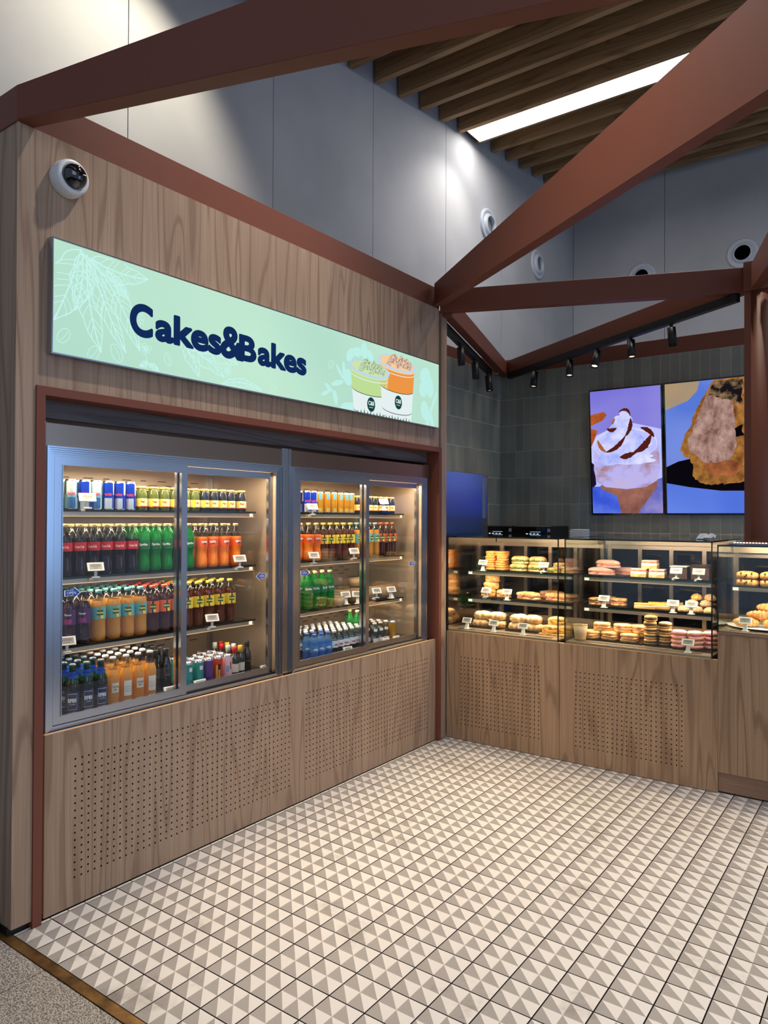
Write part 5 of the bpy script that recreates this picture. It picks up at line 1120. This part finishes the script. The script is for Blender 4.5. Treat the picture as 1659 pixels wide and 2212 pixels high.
rnd = random.Random(4); n = 6; vs = [(1.66 + .018 * i, 3.42 + .018 * j, 1.488 + (rnd.uniform(.01, .04) if 0 < i < n and 0 < j < n else rnd.uniform(0, .03) * (i / n))) for i in range(n + 1) for j in range(n + 1)]
mb.add(vs, [(i * (n + 1) + j, (i + 1) * (n + 1) + j, (i + 1) * (n + 1) + j + 1, i * (n + 1) + j + 1) for i in range(n) for j in range(n)]); po = mb.build('sheet', P('napkin_white', (206, 212, 218)), cp); sm_ = po.modifiers.new('thick', 'SOLIDIFY'); sm_.thickness = .001

# ================================================================== SCREENS
def screen(x0, x1, lab):
    t = empty('menu_screen', ((x0 + x1) / 2, 4.8, 1.66), lab, 'screen'); z0, z1 = 1.655, 2.765
    def pt(u, v, d=0):   # u,v in 0..1 ; tilted slightly forward at the top
        return (x0 + u * (x1 - x0), 4.835 - .09 * v - d, z0 + v * (z1 - z0))
    b = MB(); a = [pt(0, 0), pt(1, 0), pt(1, 1), pt(0, 1)]; c = [(p[0], p[1] + .03, p[2]) for p in a]; b.hexa([a[0], a[1], c[1], c[0], a[3], a[2], c[2], c[3]]); b.build('bezel', BLK, t)
    MB().box((x0 + x1) / 2 - .1, (x0 + x1) / 2 + .1, 4.852, 4.86, 1.70, 1.95).build('bracket', BLACK, t)
    return t, pt
def img(mb, pt, pts, d, mat): mb.add([pt(.02 + .96 * p[0], .012 + .976 * p[1], d) for p in pts], [tuple(range(len(pts)))], mat)
def el(cx, cy, rx, ry, n=28, a0=0, a1=2 * PI, wob=0, sd=0):
    full = abs(a1 - a0 - 2 * PI) < .01; out = []
    for i in range(n if full else n + 1):
        a = a0 + (a1 - a0) * i / n; k = 1 + wob * noise.noise(Vector((math.cos(a) * 2.5, math.sin(a) * 2.5, sd)))
        out.append((min(1, max(0, cx + rx * k * math.cos(a))), min(1, max(0, cy + ry * k * math.sin(a)))))
    return out
t, pt = screen(.452, 1.088, 'left wall screen showing a cream topped iced coffee')
M_ = [emis2('sc_bg', (112, 108, 212), (150, 142, 226), 1.2, 1, lo=.3, hi=.7, detail=2), emis2('sc_cream', (150, 165, 250), (226, 226, 255), 5.5, 1, detail=3), emis('sc_syrup', (84, 30, 24), 1), emis('sc_syrup2', (170, 100, 50), 1),
      emis2('sc_coffee', (196, 180, 220), (166, 124, 128), 3.5, 1, (1, 1, 1.5), c3=(186, 180, 240)), emis2('sc_base', (120, 76, 70), (176, 118, 100), 4, 1), emis2('sc_glass', (176, 182, 250), (200, 200, 255), 3, 1), emis2('sc_cin', (150, 64, 24), (190, 100, 50), 9, 1), emis2('sc_table', (90, 100, 190), (150, 140, 200), 5, 1, detail=4), emis2('sc_blue', (50, 80, 210), (110, 140, 240), 2, 1), emis('sc_rim', (206, 214, 255), 1), emis('sc_dark', (26, 20, 40), 1)]
q = MB(); img(q, pt, [(0, 0), (1, 0), (1, 1), (0, 1)], .001, 0); img(q, pt, [(0, 0), (1, 0), (1, .66), (.5, .74), (0, .62)], .0013, 6)
img(q, pt, [(0, .0), (.5, 0), (.45, .22), (0, .22)], .0016, 9); img(q, pt, [(.6, 0), (1, 0), (1, .28), (.8, .24)], .0016, 8); img(q, pt, [(0, .72), (.18, .76), (.24, .80), (.2, .83), (.0, .81)], .0016, 7); img(q, pt, [(0, .55), (.06, .62), (.1, .68), (0, .70)], .0016, 7); img(q, pt, [(0, .2), (.06, .24), (.04, .40), (0, .42)], .0016, 11)
img(q, pt, [(.42, 0), (.66, 0), (.72, .05), (.92, .20), (.94, .27), (.12, .23), (.14, .20), (.36, .14)], .002, 5)
img(q, pt, [(.03, .36), (.07, .26), (.2, .215), (.5, .195), (.78, .21), (.93, .26), (.975, .36), (.95, .57), (.05, .55)], .0024, 4)
img(q, pt, el(.49, .555, .455, .135, 32, 0, 2 * PI, .02), .0027, 10); img(q, pt, el(.49, .548, .44, .122, 32, 0, 2 * PI, .02), .0029, 6); img(q, pt, el(.48, .52, .37, .11, 36, 0, 2 * PI, .35, 2), .0032, 1); img(q, pt, el(.5, .44, .40, .05, 36, 0, 2 * PI, .4, 5), .0030, 1)
img(q, pt, el(.46, .60, .27, .075, 30, 0, 2 * PI, .3, 7), .0035, 1); img(q, pt, el(.44, .67, .19, .06, 30, 0, 2 * PI, .3, 9), .0037, 1); img(q, pt, el(.47, .73, .14, .065, 26, 0, 2 * PI, .35, 4), .0039, 1); img(q, pt, el(.50, .79, .07, .045, 20, 0, 2 * PI, .3, 1), .0041, 1)
def sw(pts, w_, mat, d):
    n_ = len(pts); A, B = [], []
    for i in range(n_):
        (a, b), (c, e) = pts[max(i - 1, 0)], pts[min(i + 1, n_ - 1)]; l = math.hypot(c - a, e - b) or 1; k = w_ * (.12 + .95 * math.sin(PI * (i + .5) / n_)) * (1 + .35 * noise.noise(Vector((i * .9, w_ * 90, 0))))
        nx, ny = -(e - b) / l * k, (c - a) / l * k * .6; A.append((pts[i][0] - nx, pts[i][1] - ny)); B.append((pts[i][0] + nx, pts[i][1] + ny))
    for i in range(n_ - 1): img(q, pt, [A[i], A[i + 1], B[i + 1], B[i]], d, mat)
def bz(p0, p1, p2, n=14): return bez(p0, p1, p2, n)
sw(bz((.42, .82), (.55, .86), (.58, .78)), .02, 2, .0045); sw(bz((.58, .76), (.60, .68), (.50, .62)), .028, 2, .0046); sw(bz((.50, .62), (.40, .52), (.22, .50)), .03, 2, .0047); sw(bz((.22, .50), (.12, .54), (.10, .60)), .025, 3, .0048)
sw(bz((.38, .69), (.30, .66), (.24, .69)), .026, 2, .0045); sw(bz((.72, .68), (.86, .66), (.90, .60)), .03, 2, .0045); sw(bz((.86, .62), (.80, .52), (.62, .49)), .045, 2, .0046); sw(bz((.66, .49), (.5, .45), (.42, .455)), .035, 2, .0047); sw(bz((.36, .77), (.33, .74), (.31, .72)), .018, 3, .0046)
q.build('picture', M_, t)
t, pt = screen(1.098, 1.735, 'right wall screen showing a crumbly nut cake on a plate')
M2 = [emis2('sd_bg', (88, 120, 214), (126, 148, 226), 1.5, 1, detail=1), emis2('sd_gold', (150, 136, 130), (176, 150, 110), 2, 1, detail=2), emis2('sd_plate', (104, 138, 240), (136, 160, 245), 1.4, 1, detail=1), emis('sd_dark', (10, 8, 14), 1),
      emis2('sd_cake', (120, 84, 70), (190, 156, 146), 11, 1, (1.6, 1, 1), c3=(164, 128, 118), detail=10), emis2('sd_crust', (96, 52, 26), (190, 132, 64), 14, 1, detail=8, lo=.3, hi=.7), emis2('sd_nut', (24, 20, 26), (150, 120, 84), 12, 1, detail=6, lo=.42, hi=.6), emis2('sd_caramel', (110, 58, 34), (176, 106, 64), 8, 1, detail=7), emis2('sd_plate2', (78, 112, 218), (118, 148, 240), 1.6, 1, (1, 1, .4), detail=1)]
q = MB(); img(q, pt, [(0, 0), (1, 0), (1, 1), (0, 1)], .001, 0); img(q, pt, [(0, .8), (.3, .86), (.42, .93), (.45, 1), (0, 1)], .0013, 1)
img(q, pt, [(0, 0), (1, 0), (1, .16), (.7, .165), (.3, .20), (0, .24)], .0016, 8); img(q, pt, [(0, .36), (.16, .40), (.34, .42), (1, .5), (1, .165), (.7, .168), (.3, .20), (0, .235)], .0018, 3)
ck1 = [(.60, .98), (.50, .88), (.44, .82), (.36, .74), (.33, .66), (.24, .60), (.20, .50), (.22, .45), (.32, .41), (.36, .35), (.34, .28), (.44, .23), (.62, .215), (.82, .22), (1, .235), (1, 1), (.64, 1)]
def rough(pts, amp, sd, sub=5):
    out = []
    for i in range(len(pts)):
        a, b = pts[i], pts[(i + 1) % len(pts)]
        for k in range(sub):
            u = k / sub; x = a[0] + (b[0] - a[0]) * u; y = a[1] + (b[1] - a[1]) * u; o_ = noise.noise(Vector((x * 22, y * 22, sd))) * amp
            out.append((min(1, max(0, x + o_)), min(1, max(0, y + o_ * .6))))
    return out
img(q, pt, rough(ck1, .04, 1), .002, 5); img(q, pt, rough([(.56, .92), (.50, .84), (.42, .74), (.36, .64), (.28, .56), (.30, .48), (.46, .40), (.6, .36), (.8, .38), (.90, .5), (.88, .7), (.92, .8), (.7, .9)], .03, 3), .0024, 4)
img(q, pt, rough([(.46, .36), (.6, .28), (.85, .27), (.97, .34), (.84, .40), (.6, .38)], .03, 6), .0028, 7); img(q, pt, rough([(.62, .985), (.56, .90), (.66, .86), (.84, .84), (.98, .80), (.98, .985)], .04, 7), .0028, 6)
img(q, pt, rough([(.86, .80), (.97, .78), (.97, .62), (.88, .66)], .03, 8), .0030, 5); img(q, pt, rough([(.87, .63), (.97, .65), (.97, .56), (.90, .57)], .03, 9), .0032, 3); img(q, pt, rough([(.22, .50), (.30, .46), (.42, .42), (.40, .37), (.33, .41), (.25, .44)], .02, 2), .0031, 5)
q.build('picture', M2, t)
